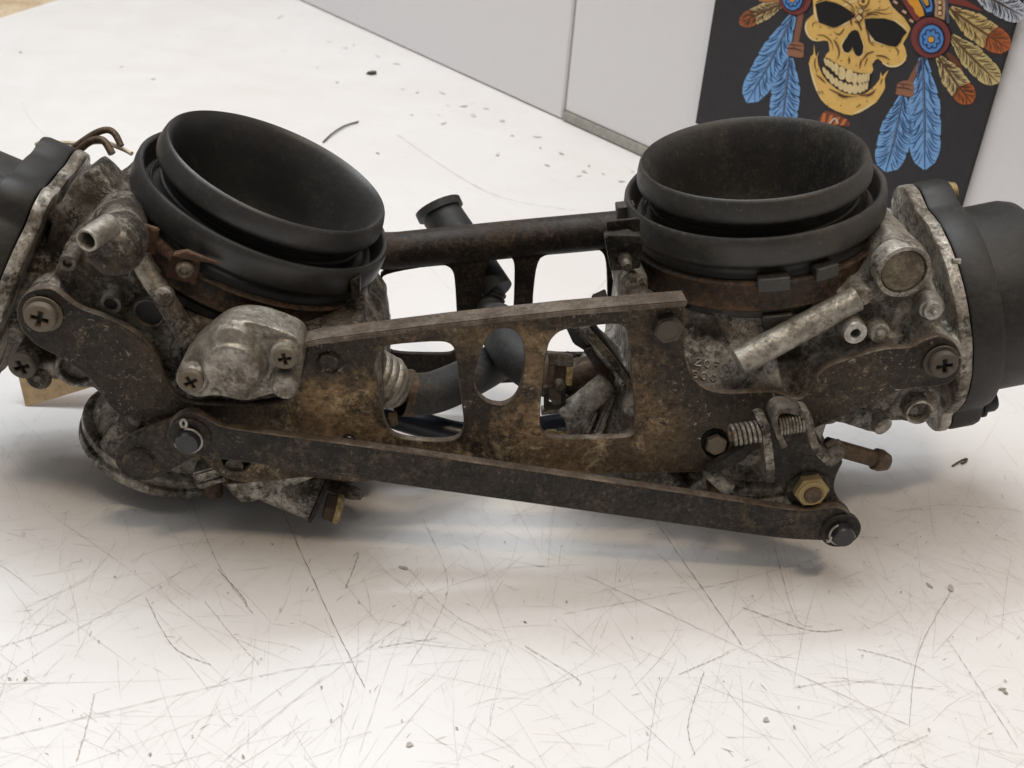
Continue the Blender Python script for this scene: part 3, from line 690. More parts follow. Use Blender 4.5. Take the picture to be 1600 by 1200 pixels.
funnel_l = funnel(LO, LAX, -1, 'rubber', 0, 0.1)
funnel_r = funnel(RO, RAX, 1, 'rubber_dusty', 1, 0.4)

def band(o, ax, s0, s1, mat, bolt_ang, gapdir):
    bm = bmesh.new()
    lathe(bm, o, -ax, [(.0342, s0), (.0356, s0), (.0360, s0 + .0006), (.0353, s0 + .0016), (.0353, s1 - .0016), (.0360, s1 - .0006), (.0356, s1), (.0342, s1)], 80, closed=True,
          wob=lambda t: 1 + 0.004 * sin(2 * pi * (2 * t + .2)))
    return obj('hose_clamp', bm, mat, root, 50)
clamp_l = band(LO, LAX, .0214, .0288, 'clamp', 0, 1)
clamp_r = band(RO, RAX, .0214, .0300, 'clamp', 0, 1)
# rubber collars under the clamps
for o, ax, f in ((LO, LAX, funnel_l), (RO, RAX, funnel_r)):
    bm = bmesh.new(); lathe(bm, o, -ax, [(.0334, .0212), (.0336, .0300), (.0344, .0303), (.0346, .0322), (.0338, .0330), (.030, .0336)], 80, capa=False, capb=True)
    obj('rubber_collar', bm, 'rubber_dusty', f, 50)
# rubber lugs round the right cup
for a0, a1, s0, s1, r1 in ((-.20, .03, .0196, .0236, .0374), (.22, .40, .0190, .0228, .0374), (-.16, .06, .0312, .0350, .0366), (.30, .48, .0304, .0342, .0366), (-1.62, -1.50, .0098, .0146, .0388)):
    bm = bmesh.new(); arc_box(bm, RO, RAX, .0335, r1, s0, s1, a0, a1, 6)
    bmesh.ops.recalc_face_normals(bm, faces=bm.faces); bmesh.ops.bevel(bm, geom=bm.edges[:], offset=.0003, segments=1, affect='EDGES')
    obj('rubber_lug', bm, 'rubber_dusty', funnel_r)

# left clamp ears and bolt
def boxp(bm, l, d0, d1): prism(bm, [P(x, y, d0) for x, y in l], d1)
def solid(name, l, d0, d1, mat, parent, bev=.0003):
    "prism from a photo outline between two depths"
    bm = bmesh.new(); fa = [P(a[0], a[1], a[2] if len(a) > 2 else d0) for a in l]
    v0 = [bm.verts.new(p) for p in fa]; v1 = [bm.verts.new((p.x, d1, p.z)) for p in fa]
    n = len(fa); bm.faces.new(v0); bm.faces.new(v1[::-1])
    for i in range(n): bm.faces.new((v0[i], v1[i], v1[(i + 1) % n], v0[(i + 1) % n]))
    bmesh.ops.recalc_face_normals(bm, faces=bm.faces)
    if bev: bmesh.ops.bevel(bm, geom=bm.edges[:], offset=bev, segments=2, affect='EDGES', clamp_overlap=True)
    return obj(name, bm, mat, parent)
solid('clamp_ear', [(264, 399), (312, 412), (306, 446), (258, 433)], -.0362, -.0345, 'rust', clamp_l)
solid('clamp_ear', [(268, 400, -.0395), (290, 394, -.0385), (345, 413, -.0372), (300, 408, -.0372)], -.038, -.0362, 'rust', clamp_l, .0002)
solid('clamp_ear', [(222, 352), (247, 360), (243, 400), (218, 390)], -.0345, -.0325, 'rust', clamp_l)
bm = bmesh.new(); a, b = P(238, 372, -.033), P(272, 402, -.037)
tube(bm, [a.lerp(b, i / 60) for i in range(61)], L(250, 385, -.035, 8), 12, True, lambda u: 1 + .14 * sin(u * 2 * pi * 14)); obj('clamp_bolt', bm, 'rust', clamp_l)
bm = bmesh.new(); c = P(291, 417, -.0365); k = L(291, 417, -.0365, 1)
lathe(bm, c, FR, [(13 * k, 0), (14 * k, .0004), (14.5 * k, .0016), (12 * k, .0026), (8 * k, .0030), (7 * k, .0022)], 18); obj('clamp_nut', bm, 'screw_tan', clamp_l)
solid('clamp_end', [(547, 440), (562, 434), (562, 466), (548, 470)], -.024, -.019, 'steel', clamp_l)
# right clamp ear and bolt, near the rail
solid('clamp_ear', [(945, 372), (985, 366), (1005, 376), (1000, 420), (955, 424)], -.022, -.018, 'steel', clamp_r)
solid('clamp_ear', [(944, 368, -.024), (1000, 370, -.024), (1012, 382, -.024), (985, 380, -.024)], -.024, -.021, 'steel', clamp_r, .0002)
solid('clamp_ear', [(948, 347), (1000, 342), (1000, 362), (948, 366)], -.016, -.0145, 'steel', clamp_r, .0002)
bm = bmesh.new(); c = P(974, 398, -.0245); k = L(974, 398, -.0245, 1)
lathe(bm, P(974, 398, -.020), FR, [(11 * k, 0), (11 * k, .004), (9 * k, .0045), (8 * k, .008), (6.5 * k, .0085)], 16); obj('clamp_bolt', bm, 'screw', clamp_r)

# ---- chambers: flange plates and black covers
CLX = Vector((-cos(radians(22.5)), 0, sin(radians(22.5)))); CRX = Vector((cos(radians(15.5)), 0, sin(radians(15.5))))
LC, RC = Vector((-.1390, 0, .0640)), Vector((.1231, 0, .0648))
def lobed(o, ax, R, lugs, n=96):
    "flange outline: circle with screw lugs; angle 0 = front, pi/2 = up"
    up = Vector((-ax.z * (1 if ax.x > 0 else -1), 0, abs(ax.x))); out = []
    for i in range(n):
        t = 2 * pi * i / n; r = R
        for a, ext, w in lugs:
            dlt = (t - a + pi) % (2 * pi) - pi
            r = max(r, R + ext * max(0, 1 - (abs(dlt) / w) ** 2.5) if abs(dlt) < w else r)
        out.append((FR * cos(t) + up * sin(t)) * r)
    return out, up
def flange(bm, o, ax, outl, h0, h1):
    a = [bm.verts.new(o + v + ax * h0) for v in outl]; b = [bm.verts.new(o + v + ax * h1) for v in outl]
    bridge(bm, a, b); bm.faces.new(a); bm.faces.new(b)
LLUG = [(2.05, .0045, .30), (1.06, .0034, .20), (4.0, .006, .3), (5.4, .006, .3)]
RLUG = [(1.98, .0055, .36), (4.98, .0062, .34), (3.4, .006, .3)]
lob_l, LUP = lobed(LC, CLX, .0312, LLUG); lob_r, RUP = lobed(RC, CRX, .0318, RLUG)

# ---- left casting
def neck(bm, o, ax, c, r0, r1, h=-.001, n=48, start=None):
    a = start
    x, y, z = basis(ax)
    lathe(bm, a, (c - a), [(r0, 0), (r1, (c - a).length + h)], n)
bm = bmesh.new()
lathe(bm, LO, -LAX, [(.0318, .0332), (.0328, .037), (.031, .044), (.028, .056), (.0245, .074), (.0225, .088)], 56)
LS = LO - LAX * .050
neck(bm, LS, CLX, LC, .0225, .0215, -.001, 48, LC - CLX * .033)
flange(bm, LC, CLX, lob_l, -.0024, .0005)
prism(bm, pts([(70, 470), (100, 380), (150, 330), (215, 350), (250, 430), (330, 500), (470, 525), (560, 520), (590, 560), (600, 640), (560, 735), (470, 760), (330, 735), (250, 660), (165, 625), (90, 560), (55, 530)], -.0285), .020)
prism(bm, pts([(90, 420), (200, 395), (250, 430), (300, 530), (270, 600), (160, 560), (100, 520)], -.0325), .0)
# broad shoulder under the clamp, down to the pump
prism(bm, pts([(278, 488), (330, 505), (450, 524), (562, 518), (560, 590), (470, 640), (300, 640), (262, 560)], -.0355), .0)
prism(bm, pts([(60, 420), (84, 330), (112, 285), (146, 264), (176, 296), (200, 340), (150, 420)], -.0165), -.004)
# spine rib
a, b = P(205, 385, -.036), P(300, 535, -.040); cyl(bm, a, b, .0024, .0032, 16)
# choke barrel running front to back
c = P(180, 385, -.046); r = L(180, 385, -.046, 46)
cyl(bm, c, P(213, 290, .014), r * .88, r * .84, 40)
lathe(bm, c + FR * .0045, -FR, [(r * .80, 0), (r * .97, .002), (r * 1.0, .005), (r * .97, .010), (r * .85, .0125)], 40)
for x, y, rp, dd in ((105, 412, 15, -.037), (173, 476, 18, -.0365), (232, 490, 26, -.0355), (70, 490, 40, -.0345)):
    boss(bm, x, y, dd, rp, .012)
for x, y, rp, dd in ((38, 568, 22, -.031), (118, 580, 34, -.030), (85, 580, 18, -.028)): boss(bm, x, y, dd, rp, .03)
# float bowl and its foot
prism(bm, pts([(335, 690), (480, 700), (575, 690), (590, 745), (500, 770), (430, 785), (360, 770), (310, 740)], -.022), .018)
prism(bm, pts([(150, 640), (230, 650), (240, 700), (160, 720), (128, 690), (135, 660)], -.012), .018)
cyl(bm, P(215, 640, -.024), P(172, 700, -.024), .0030, .0034, 18)
body_l = cast('carburettor_body', bm, 'alu_dirty', root, .0008, 4, .00035)
body_l['label'] = 'left casting, darker and more caked with grime'

# ---- right casting
bm = bmesh.new()
lathe(bm, RO, -RAX, [(.0318, .0332), (.0328, .037), (.031, .046), (.028, .058), (.0245, .076), (.0225, .092)], 56)
neck(bm, RO, CRX, RC, .0230, .0225, -.001, 48, RC - CRX * .033)
flange(bm, RC, CRX, lob_r, -.0024, .0005)
prism(bm, pts([(1000, 480), (1060, 480), (1200, 490), (1360, 440), (1420, 380), (1450, 400), (1468, 470), (1474, 600), (1470, 655), (1400, 660), (1320, 660), (1180, 690), (1100, 735), (1000, 735), (960, 700), (985, 600)], -.0255), .022)
# sloping face under the clamp and the pad with the cast letters
prism(bm, pts([(1112, 486, -.0290), (1180, 472, -.0305), (1340, 440, -.0300), (1345, 470, -.0335), (1150, 560, -.0350), (1140, 540, -.0330)], 0), .0)
prism(bm, pts([(1062, 560, -.0330), (1075, 547, -.0318), (1150, 540, -.0330), (1215, 560, -.0355), (1225, 610, -.0375), (1100, 640, -.0385), (1065, 600, -.0370)], 0), .0)
prism(bm, pts([(1350, 430), (1400, 370), (1448, 390), (1462, 470), (1462, 530), (1400, 545), (1290, 560), (1240, 545), (1320, 480)], -.0305), .0)
prism(bm, pts([(1190, 575), (1300, 545), (1430, 520), (1430, 560), (1280, 600), (1240, 640), (1190, 625)], -.0320), .0)
# choke barrel, hidden end of it, plug boss
c = P(1413, 428, -.0345); cyl(bm, c, c + Vector((0, .058, 0)), L(1413, 428, -.0345, 42), L(1413, 428, -.0345, 36), 40)
for x, y, rp, dd in ((1336, 521, 20, -.0375), (1375, 521, 17, -.0360), (1458, 485, 20, -.0335), (1345, 462, 15, -.036), (1472, 566, 34, -.0345), (1437, 645, 21, -.0275), (1485, 636, 12, -.022)):
    boss(bm, x, y, dd, rp, .016)
a, b = P(1300, 640, -.028), P(1378, 662, -.030); cyl(bm, a, b, .0030, .0030, 18)
# float bowl side, seen through the bracket window, and lumps under the bracket
prism(bm, pts([(935, 590), (985, 560), (1040, 600), (1060, 720), (1010, 745), (930, 735), (885, 690), (885, 660)], -.010), .014)
cyl(bm, P(950, 598, -.021), P(884, 652, -.021), .0036, .0042, 24)
prism(bm, pts([(905, 525), (922, 517), (1000, 600), (1012, 640), (985, 620)], -.018), -.006)
cyl(bm, P(985, 570, -.014), P(960, 690, -.018), .0050, .0036, 20)
prism(bm, pts([(960, 735), (1010, 722), (1040, 735), (1075, 765), (1110, 738), (1140, 735), (1150, 765), (1120, 772), (1090, 770), (1040, 780), (1000, 775)], -.014), .016)
prism(bm, pts([(985, 425), (1015, 440), (1010, 500), (975, 500), (970, 450)], -.022), .006)
body_r = cast('carburettor_body', bm, 'alu', root, .0008, 4, .0003)
body_r['label'] = 'right casting, paler aluminium with cast letters on its pad'

def cover(o, ax, outl, up, name, dome_r):
    bm = bmesh.new()
    sc = [(1.0, .0012), (1.012, .0018), (1.012, .0085), (1.0, .0098), (.93, .0100)]
    rs = [[bm.verts.new(o + v * k + ax * h) for v in outl] for k, h in sc]
    for a, b in zip(rs, rs[1:]): bridge(bm, a, b)
    bm.faces.new(rs[0]); bm.faces.new(rs[-1])
    lathe(bm, o + ax * .0096, ax, [(dome_r + .001, 0), (dome_r, .001), (dome_r, .0150), (dome_r - .0008, .0178), (dome_r - .003, .0198), (dome_r - .008, .0210), (.012, .0225), (.011, .030), (.009, .032)], 72, capa=False)
    return obj(name, bm, 'cover', root, 40)
for o, ax, lob, body in ((LC, CLX, lob_l, body_l), (RC, CRX, lob_r, body_r)):
    bm = bmesh.new(); rs = [[bm.verts.new(o + v * k + ax * h) for v in lob] for k, h in ((.99, -.0027), (1.008, -.0024), (1.014, -.0016), (1.014, .0003), (1.006, .0007), (.95, .0008))]
    for a, b in zip(rs, rs[1:]): bridge(bm, a, b)
    bm.faces.new(rs[-1]); bm.faces.new(rs[0])
    for v in bm.verts: v.co += Vector((noise.noise(v.co * 260), noise.noise(v.co * 260 + Vector((9, 0, 0))), noise.noise(v.co * 260 + Vector((0, 9, 0))))) * .00025
    obj('chamber_flange', bm, 'alu', body, 45)
cov_l = cover(LC, CLX, lob_l, LUP, 'diaphragm_cover', .0272)
cov_r = cover(RC, CRX, lob_r, RUP, 'diaphragm_cover', .0278)
def cover_screw(o, ax, up, a, r, par, flip=False):
    c = o + (FR * cos(a) + up * sin(a)) * r
    bm = bmesh.new(); lathe(bm, c, ax, [(.0042, .009), (.0042, .0125), (.0048, .0128), (.0048, .0136), (.0036, .014), (.0036, .0166), (.0030, .0176)], 24, capa=False)
    obj('cover_screw', bm, 'cover', par)
cover_screw(LC, CLX, LUP, 1.06, .0302, cov_l)
cover_screw(RC, CRX, RUP, 4.98, .0325, cov_r)
bm = bmesh.new(); c = RC + (FR * cos(1.98) + RUP * sin(1.98)) * .0330
lathe(bm, c, CRX, [(.0036, .0095), (.0036, .0112), (.0030, .0120), (.0026, .0135), (.0012, .0140)], 20, capa=False); obj('cover_screw', bm, 'brass', cov_r)

# ---- outlet rings standing on the table
def outlet(o, ax, R, par, mats):
    bm = bmesh.new()
    lathe(bm, o, -ax, [(R * .78, -.014), (R * .86, -.010), (R * .90, -.006), (R * .97, -.0056), (R, -.0048), (R, -.0030), (R * .95, -.0024), (R * .95, -.0012), (R * .99, -.0008), (R, 0), (R * .99, .0016), (R * .93, .0022), (R * .86, .0022), (R * .84, .0), (R * .80, -.010)], 72, capa=True, capb=True)
    return obj('outlet_ring', bm, mats, par, 35)
outlet(Vector((-.1060, -.005, .0100)), axis_frame(radians(20)), .0246, body_l, 'alu')
outlet(Vector((.0790, .0060, .0060)), axis_frame(radians(-7)), .0262, body_r, 'alu')

# ---- parts on the left body
ringboss('fuel_stub', 135, 376, -.0580, 19.5, 14.0, .0095, 'alu_clean', body_l, .010, (-.28, -1, -.02))
ringboss('hollow_screw', 105, 412, -.0385, 14, 7, .004, 'screw', body_l, .002)
ringboss('hollow_screw', 173, 476, -.0385, 17, 10, .004, 'screw', body_l, .0012)
ringboss('plug', 232, 490, -.0370, 25, 21, .004, 'screw', body_l, .001)
ringboss('linkage_bore', 118, 578, -.0325, 33, 26, .02, 'alu_dirty', body_l, .012)
fast('ph', 'screw', 'screw', 38, 568, -.0330, 22, body_l, FR, .35)
bm = bmesh.new(); lathe(bm, P(64, 585, -.026), FR, [(.003, 0), (.0035, .002), (.002, .004)], 16); obj('casting_nub', bm, 'alu_dirty', body_l)
bm = bmesh.new(); lathe(bm, P(255, 463, -.0415), FR + Vector((0, 0, .3)), [(.0023, -.003), (.0023, .0003), (.0019, .0006)], 18); obj('pressed_ball', bm, 'alu', body_l)

from mathutils.bvhtree import BVHTree
def skin(body):
    me = body.data; return BVHTree.FromPolygons([v.co for v in me.vertices], [p.vertices for p in me.polygons])
def on_skin(tree, lift=.0002):
    "depth of the casting's surface under a photo point"
    def f(x, y):
        q = (RZi @ ray(x, y)).normalized(); h = tree.ray_cast(CL, q)
        return (h[0] - q * lift).y if h[0] is not None else -.03
    return f
skin_l, skin_r = skin(body_l), skin(body_r)
# strokes for cast letters
GL = {'2': [[(0, .8), (.2, 1), (.6, 1), (.7, .75), (0, 0), (.75, 0)]], 'O': [[(.35, 0), (.05, .2), (0, .5), (.1, .85), (.4, 1), (.7, .8), (.75, .45), (.6, .1), (.35, 0)]], 'F': [[(0, 0), (.05, 1), (.7, 1)], [(.03, .5), (.55, .52)]],
      'S': [[(.7, .85), (.4, 1), (.05, .8), (.2, .55), (.6, .4), (.65, .1), (.3, 0), (0, .15)]], 'C': [[(.7, .8), (.4, 1), (.05, .7), (.05, .3), (.35, 0), (.7, .15)]], '1': [[(.35, 0), (.4, 1), (.2, .85)]],
      'V': [[(0, 1), (.3, 0), (.65, 1)]], 'J': [[(.6, 1), (.6, .2), (.35, 0), (.05, .15)]], 'D': [[(0, 0), (0, 1), (.45, .9), (.65, .5), (.45, .1), (0, 0)]], 'A': [[(0, 0), (.35, 1), (.7, 0)], [(.15, .4), (.55, .4)]], '6': [[(.6, 1), (.1, .5), (.1, .1), (.4, 0), (.65, .2), (.5, .5), (.15, .4)]], '0': [[(.35, 0), (0, .5), (.35, 1), (.7, .5), (.35, 0)]]}
def letters(text, px, py, ux, uy, vx, vy, dfun, rad, mat, parent):
    bm = bmesh.new()
    for i, ch in enumerate(text):
        for st in GL[ch]:
            ps = []
            for a, b in st:
                x = px + ux * (i * 1.25 + a) + vx * b; y = py + uy * (i * 1.25 + a) + vy * b
                ps.append(P(x, y, dfun(x, y)))
            tube(bm, spline(ps, 3) if len(ps) > 2 else ps, rad, 6)
    return obj('cast_lettering', bm, mat, parent)

# accelerator pump cover: body, crown, three screws
po = [(277, 590), (282, 566), (300, 546), (326, 524), (352, 506), (380, 502), (406, 506), (436, 516), (466, 528), (474, 544), (473, 572), (466, 604), (447, 620), (427, 614), (385, 629), (340, 617), (308, 623), (288, 612)]
po = [(v.x, v.y) for v in chaikin([Vector((x, y, 0)) for x, y in po], 2)]
bm = bmesh.new()
prism(bm, [P(x, y, -.0500) for x, y in po], -.0400)
lathe(bm, P(366, 562, -.0495), FR, [(L(366, 562, -.05, 60), -.002), (L(366, 562, -.05, 53), .0012), (L(366, 562, -.05, 46), .0026), (L(366, 562, -.05, 44), .0046), (L(366, 562, -.05, 40), .0054), (L(366, 562, -.05, 30), .0052)], 40)
a = P(362, 540, -.052); lathe(bm, a, FR, [(L(366, 520, -.05, 38), -.003), (L(366, 520, -.05, 34), .0004), (L(366, 520, -.05, 16), .0016)], 32)
for x, y, rp in ((300, 592, 26), (444, 556, 24), (444, 600, 24)): lathe(bm, P(x, y, -.0515), FR, [(L(x, y, -.05, rp), -.003), (L(x, y, -.05, rp * .95), .0004), (L(x, y, -.05, rp * .8), .0012)], 24)
pump = cast('pump_cover', bm, 'alu_pump', root, .00035, 2, .00012)
bm = bmesh.new(); prism(bm, [P(366 + (x - 366) * 1.015, 558 + (y - 558) * 1.02, -.0405) for x, y in po], -.0375); obj('pump_base', bm, 'alu_dirty', pump)
fast('ph', 'screw_tan', 'screw', 300, 592, -.0535, 20, pump, FR, .5)
fast('ph', 'screw_tan', 'screw', 446, 556, -.0530, 19, pump, FR, .2)
bm = bmesh.new(); lathe(bm, P(446, 601, -.0525), FR, [(L(446, 601, -.05, 21), -.002), (L(446, 601, -.05, 21), .0012), (L(446, 601, -.05, 17), .0022), (L(446, 601, -.05, 8), .0020), (L(446, 601, -.05, 3), .0016)], 24); obj('cover_plug', bm, 'alu_pump', pump)

# ---- parts on the right body
c = P(1413, 426, -.0365); k = L(1413, 426, -.0365, 1)
bm = bmesh.new(); lathe(bm, c, -FR, [(35 * k, .0014), (35.5 * k, .0002), (37 * k, 0), (42 * k, .0002), (43.5 * k, .001), (43.5 * k, .006)], 48, capa=False); obj('plug_rim', bm, 'alu', body_r)
bm = bmesh.new(); lathe(bm, c + FR * -.0012, FR, [(34.6 * k, -.002), (34.6 * k, 0), (33 * k, .0004), (12 * k, .0006), (3 * k, .0002)], 40); obj('choke_plug', bm, 'plug', body_r)
a, b = P(1152, 567, -.0400), P(1338, 466, -.0345)
k = L(1240, 520, -.038, 1); bm = bmesh.new(); ax = (b - a)
lathe(bm, a, ax, [(18 * k, 0), (22 * k, .0003), (22.5 * k, .0010), (21.5 * k, ax.length * .5), (20 * k, ax.length)], 36); obj('drilled_gallery', bm, 'alu_clean', body_r)
bm = bmesh.new(); lathe(bm, P(1346, 460, -.0345), FR, [(15 * k, -.004), (15 * k, .0012), (13.5 * k, .0018)], 24); obj('pressed_ball', bm, 'alu', body_r)
ringboss('hollow_screw', 1337, 521, -.0405, 18.5, 7.5, .006, 'zinc', body_r, .003)
c = P(1375, 521, -.0385); k = L(1375, 521, -.0385, 1); bm = bmesh.new(); lathe(bm, c, FR, [(16 * k, -.004), (16 * k, 0), (14.5 * k, .0004), (8 * k, .0003), (7 * k, .0012), (4 * k, .0018)], 24); obj('pressed_plug', bm, 'alu', body_r)
c = P(1458, 486, -.0375); k = L(1458, 486, -.0375, 1); bm = bmesh.new(); lathe(bm, c, FR, [(19 * k, -.006), (18 * k, -.0015), (15 * k, -.0012), (15 * k, 0), (14 * k, .0003), (5 * k, .0003), (4.6 * k, .0020), (3.6 * k, .0023)], 24); obj('idle_screw', bm, 'zinc', body_r)
ringboss('linkage_bore', 1437, 645, -.0305, 21.5, 16.5, .02, 'alu', body_r, .012)
bm = bmesh.new(); c = P(1378, 664, -.0325); k = L(1378, 664, -.0325, 1); lathe(bm, c, FR + Vector((.35, 0, -.1)), [(15 * k, -.004), (16 * k, -.001), (15 * k, .0008), (10 * k, .0012)], 20); obj('pressed_ball', bm, 'alu_clean', body_r)
bm = bmesh.new(); cyl(bm, P(1488, 408, -.0285), P(1500, 408, -.0285), .0008, .0008, 10); obj('locating_pin', bm, 'zinc', body_r)
padd = on_skin(skin_r, .0002)
letters('2OFO', 1086, 570, 11.5, 2.2, 1, -11, padd, .00020, 'alu_clean', body_r)
letters('SOC1', 1081, 589, 11.5, 2.2, 1, -10, padd, .00020, 'alu_clean', body_r)

# ---- rear bracket
rb = plate('rear_bracket', [[(600, 400), (1000, 350), (1000, 560), (985, 592), (700, 602), (640, 615), (596, 600), (585, 480)],
                            [(594, 440), (602, 428), (690, 413), (706, 420), (711, 436), (716, 540), (708, 552), (690, 554), (612, 552), (604, 540)],
                            [(755, 430), (768, 400), (785, 394), (802, 404), (805, 425), (800, 545), (790, 552), (755, 552), (745, 540)],
                            [(838, 416), (848, 398), (930, 388), (944, 396), (949, 420), (950, 540), (940, 553), (850, 553), (833, 540), (832, 470)]], .034, .002, 'rail', root, .0004)
bm = bmesh.new(); k = .034
tube(bm, spline([P(586, 392, .037), P(618, 392, .0375), P(660, 388, .038), P(800, 374, .038), P(985, 357, .038)], 8), L(800, 380, .036, 27), 20, True, lambda u: 1 + .1 * min(1, u * 8)); obj('rolled_edge', bm, 'rail', rb)
solid('bracket_tab', [(928, 476), (950, 466), (956, 500), (928, 500)], .026, .0335, 'steel', rb)

# ---- front bracket
fb = plate('front_bracket', [[(480, 540), (484, 528), (600, 512), (800, 492), (1060, 464), (1069, 466), (1070, 520), (1070, 556), (1076, 578), (1090, 600), (1112, 612), (1140, 615), (1185, 612), (1215, 612), (1238, 622), (1252, 624), (1264, 612), (1278, 585), (1296, 571), (1330, 560), (1380, 545), (1405, 544), (1425, 543), (1444, 531), (1470, 524), (1492, 534), (1504, 556), (1502, 578), (1488, 598), (1466, 605), (1420, 607), (1390, 618), (1340, 642), (1262, 674), (1240, 690), (1190, 700), (1165, 715), (1115, 738), (1000, 740), (880, 742), (760, 738), (640, 746), (560, 756), (480, 745), (430, 752), (375, 756), (340, 742), (312, 712), (280, 680), (240, 668), (205, 648), (190, 655), (168, 632), (140, 590), (95, 560), (55, 540), (32, 515), (24, 488), (34, 462), (52, 452), (80, 449), (98, 462), (122, 482), (160, 494), (200, 512), (232, 536), (247, 560), (258, 596), (275, 620), (300, 632), (420, 634), (450, 624), (466, 605), (474, 575)],
                             [(592, 552), (600, 540), (690, 533), (708, 540), (713, 560), (720, 620), (726, 668), (716, 686), (690, 691), (625, 686), (604, 672), (590, 600), (583, 575)],
                             [(748, 560), (762, 525), (778, 514), (800, 514), (816, 528), (820, 555), (817, 590), (806, 622), (786, 634), (762, 630), (745, 614), (741, 596)],
                             [(853, 560), (858, 534), (876, 516), (920, 510), (962, 506), (978, 512), (983, 535), (988, 600), (993, 660), (990, 680), (972, 684), (870, 686), (850, 680), (843, 664), (847, 600)],
                             circ(1118, 693, 23), [(344, 712), (366, 702), (390, 712), (393, 726), (380, 737), (358, 737), (346, 727)]], -.0415, .0024, 'rusty', root, .0005, side='edge')
# bent flange along its top, running towards the viewer
bm = bmesh.new()
fl = [(478, 518), (500, 512), (700, 487), (880, 468), (1066, 453)]
prof = [(0, 0), (.0072, .0004), (.0072, -.0012), (.0008, -.0018), (0, -.0030)]
cols = []
for x, y in fl:
    b = P(x, y, -.0400); cols.append([bm.verts.new(b + FR * f + Vector((0, 0, h))) for f, h in prof])
for c0, c1 in zip(cols, cols[1:]):
    for i in range(5): bm.faces.new((c0[i], c1[i], c1[(i + 1) % 5], c0[(i + 1) % 5]))
bm.faces.new(cols[0]); bm.faces.new(cols[-1][::-1])
bmesh.ops.recalc_face_normals(bm, faces=bm.faces); bmesh.ops.bevel(bm, geom=bm.edges[:], offset=.0003, segments=2, affect='EDGES')
obj('bent_flange', bm, 'edge', fb)
fast('hx', 'screw', 'bolt', 1043, 511, -.0420, 24, fb, FR, .1)
fast('phw', 'screw_tan', 'screw', 66, 492, -.0425, 25, fb, FR, -.3)
fast('phw', 'screw', 'screw', 1471, 566, -.0425, 22, fb, FR, .25)
c = P(515, 567, -.0415); k = L(515, 567, -.0415, 1); bm = bmesh.new(); lathe(bm, c, FR, [(20 * k, -.001), (20 * k, .0005), (17 * k, .0009), (14 * k, .0004)], 28); obj('pressed_rivet', bm, 'rusty', fb)
c = P(545, 687, -.0415); k = L(545, 687, -.0415, 1); bm = bmesh.new(); lathe(bm, c, FR, [(11 * k, -.001), (11 * k, .0010), (9 * k, .0014)], 18); obj('slotted_stud', bm, 'pin', fb)
c = P(1118, 693, -.039); bm = bmesh.new(); k = L(1118, 693, -.039, 1); lathe(bm, c, FR, [(22.5 * k, -.002), (22.5 * k, .0004)], 24); obj('bolt_recess', bm, 'hole', fb)
fast('hx', 'screw_tan', 'bolt', 1118, 693, -.0405, 17, fb, FR, .3)
c = P(368, 722, -.0385); bm = bmesh.new(); k = L(372, 714, -.0385, 1); lathe(bm, c, FR, [(28 * k, -.003), (28 * k, .0002)], 24); obj('bolt_recess', bm, 'hole', fb)
bm = bmesh.new(); lathe(bm, c, FR, [(15 * k, 0), (14 * k, .0022), (8 * k, .0018)], 20); obj('recessed_screw', bm, 'screw', fb)

# ---- left throttle lever and link bar
lv = plate('throttle_lever', [[(178, 722), (182, 700), (200, 682), (270, 655), (292, 648), (320, 656), (332, 680), (322, 704), (300, 716), (262, 738), (235, 752), (210, 752), (190, 742)]], -.0455, .0024, 'steel', root)
c = P(216, 722, -.0458); k = L(216, 722, -.0458, 1); bm = bmesh.new(); lathe(bm, c, FR, [(26 * k, -.001), (24 * k, .0007), (20 * k, .0009)], 28); obj('peened_boss', bm, 'steel', lv)
lb = plate('link_bar', [[(262, 678), (266, 658), (284, 646), (304, 644), (326, 656), (346, 668), (420, 678), (600, 702), (900, 746), (1120, 778), (1255, 800), (1290, 794), (1312, 792), (1330, 804), (1336, 824), (1328, 840), (1308, 846), (1225, 843), (1120, 828), (900, 797), (600, 755), (420, 728), (318, 714), (284, 712), (268, 700)]], -.0510, .0030, 'steel', root, .0005, 2, side='edge')
for x, y, rr in ((297, 680, 22), (1312, 826, 20)):
    c = P(x, y, -.0505); k = L(x, y, -.0505, 1)
    bm = bmesh.new(); lathe(bm, c, FR, [(rr * 1.55 * k, -.0005), (rr * 1.55 * k, .0010), (rr * 1.45 * k, .0014), (rr * .9 * k, .0014)], 32, capa=False, capb=True); obj('washer', bm, 'steel', lb)
    bm = bmesh.new(); lathe(bm, c, FR, [(rr * .86 * k, .001), (rr * .86 * k, .0038), (rr * .78 * k, .0044)], 28); obj('pivot_pin', bm, 'pin', lb)
    g = c + FR * .0026; x_, y_, z_ = basis(FR)
    e0_, e1_ = (-2.5, 2.1) if x < 800 else (-2.2, 1.9)
    rot = 1.2 if x < 800 else -.4
    bm = bmesh.new(); tube(bm, [g + (Vector((1, 0, 0)) * cos(t) + Vector((0, 0, 1)) * sin(t)) * (rr * .98 * k) for t in [rot - 1.57 + e0_ + (e1_ - e0_) * i / 28 for i in range(29)]], .00034, 8); obj('spring_clip', bm, 'zinc', lb)
bm = bmesh.new(); c = P(287, 662, -.0530); k = L(287, 662, -.053, 1); tube(bm, [c + Vector((cos(t) * 4.5 * k, 0, sin(t) * 7 * k)) for t in [-.6 - pi / 2 + (2 * pi - .2) * i / 20 + .5 for i in range(21)]], .00038, 8); obj('spring_clip', bm, 'zinc', lb)
bm = bmesh.new(); tube(bm, [P(1300, 838, -.0535), P(1296, 845, -.0535), P(1291, 846, -.0535)], .0005, 8); obj('spring_clip', bm, 'zinc', lb)

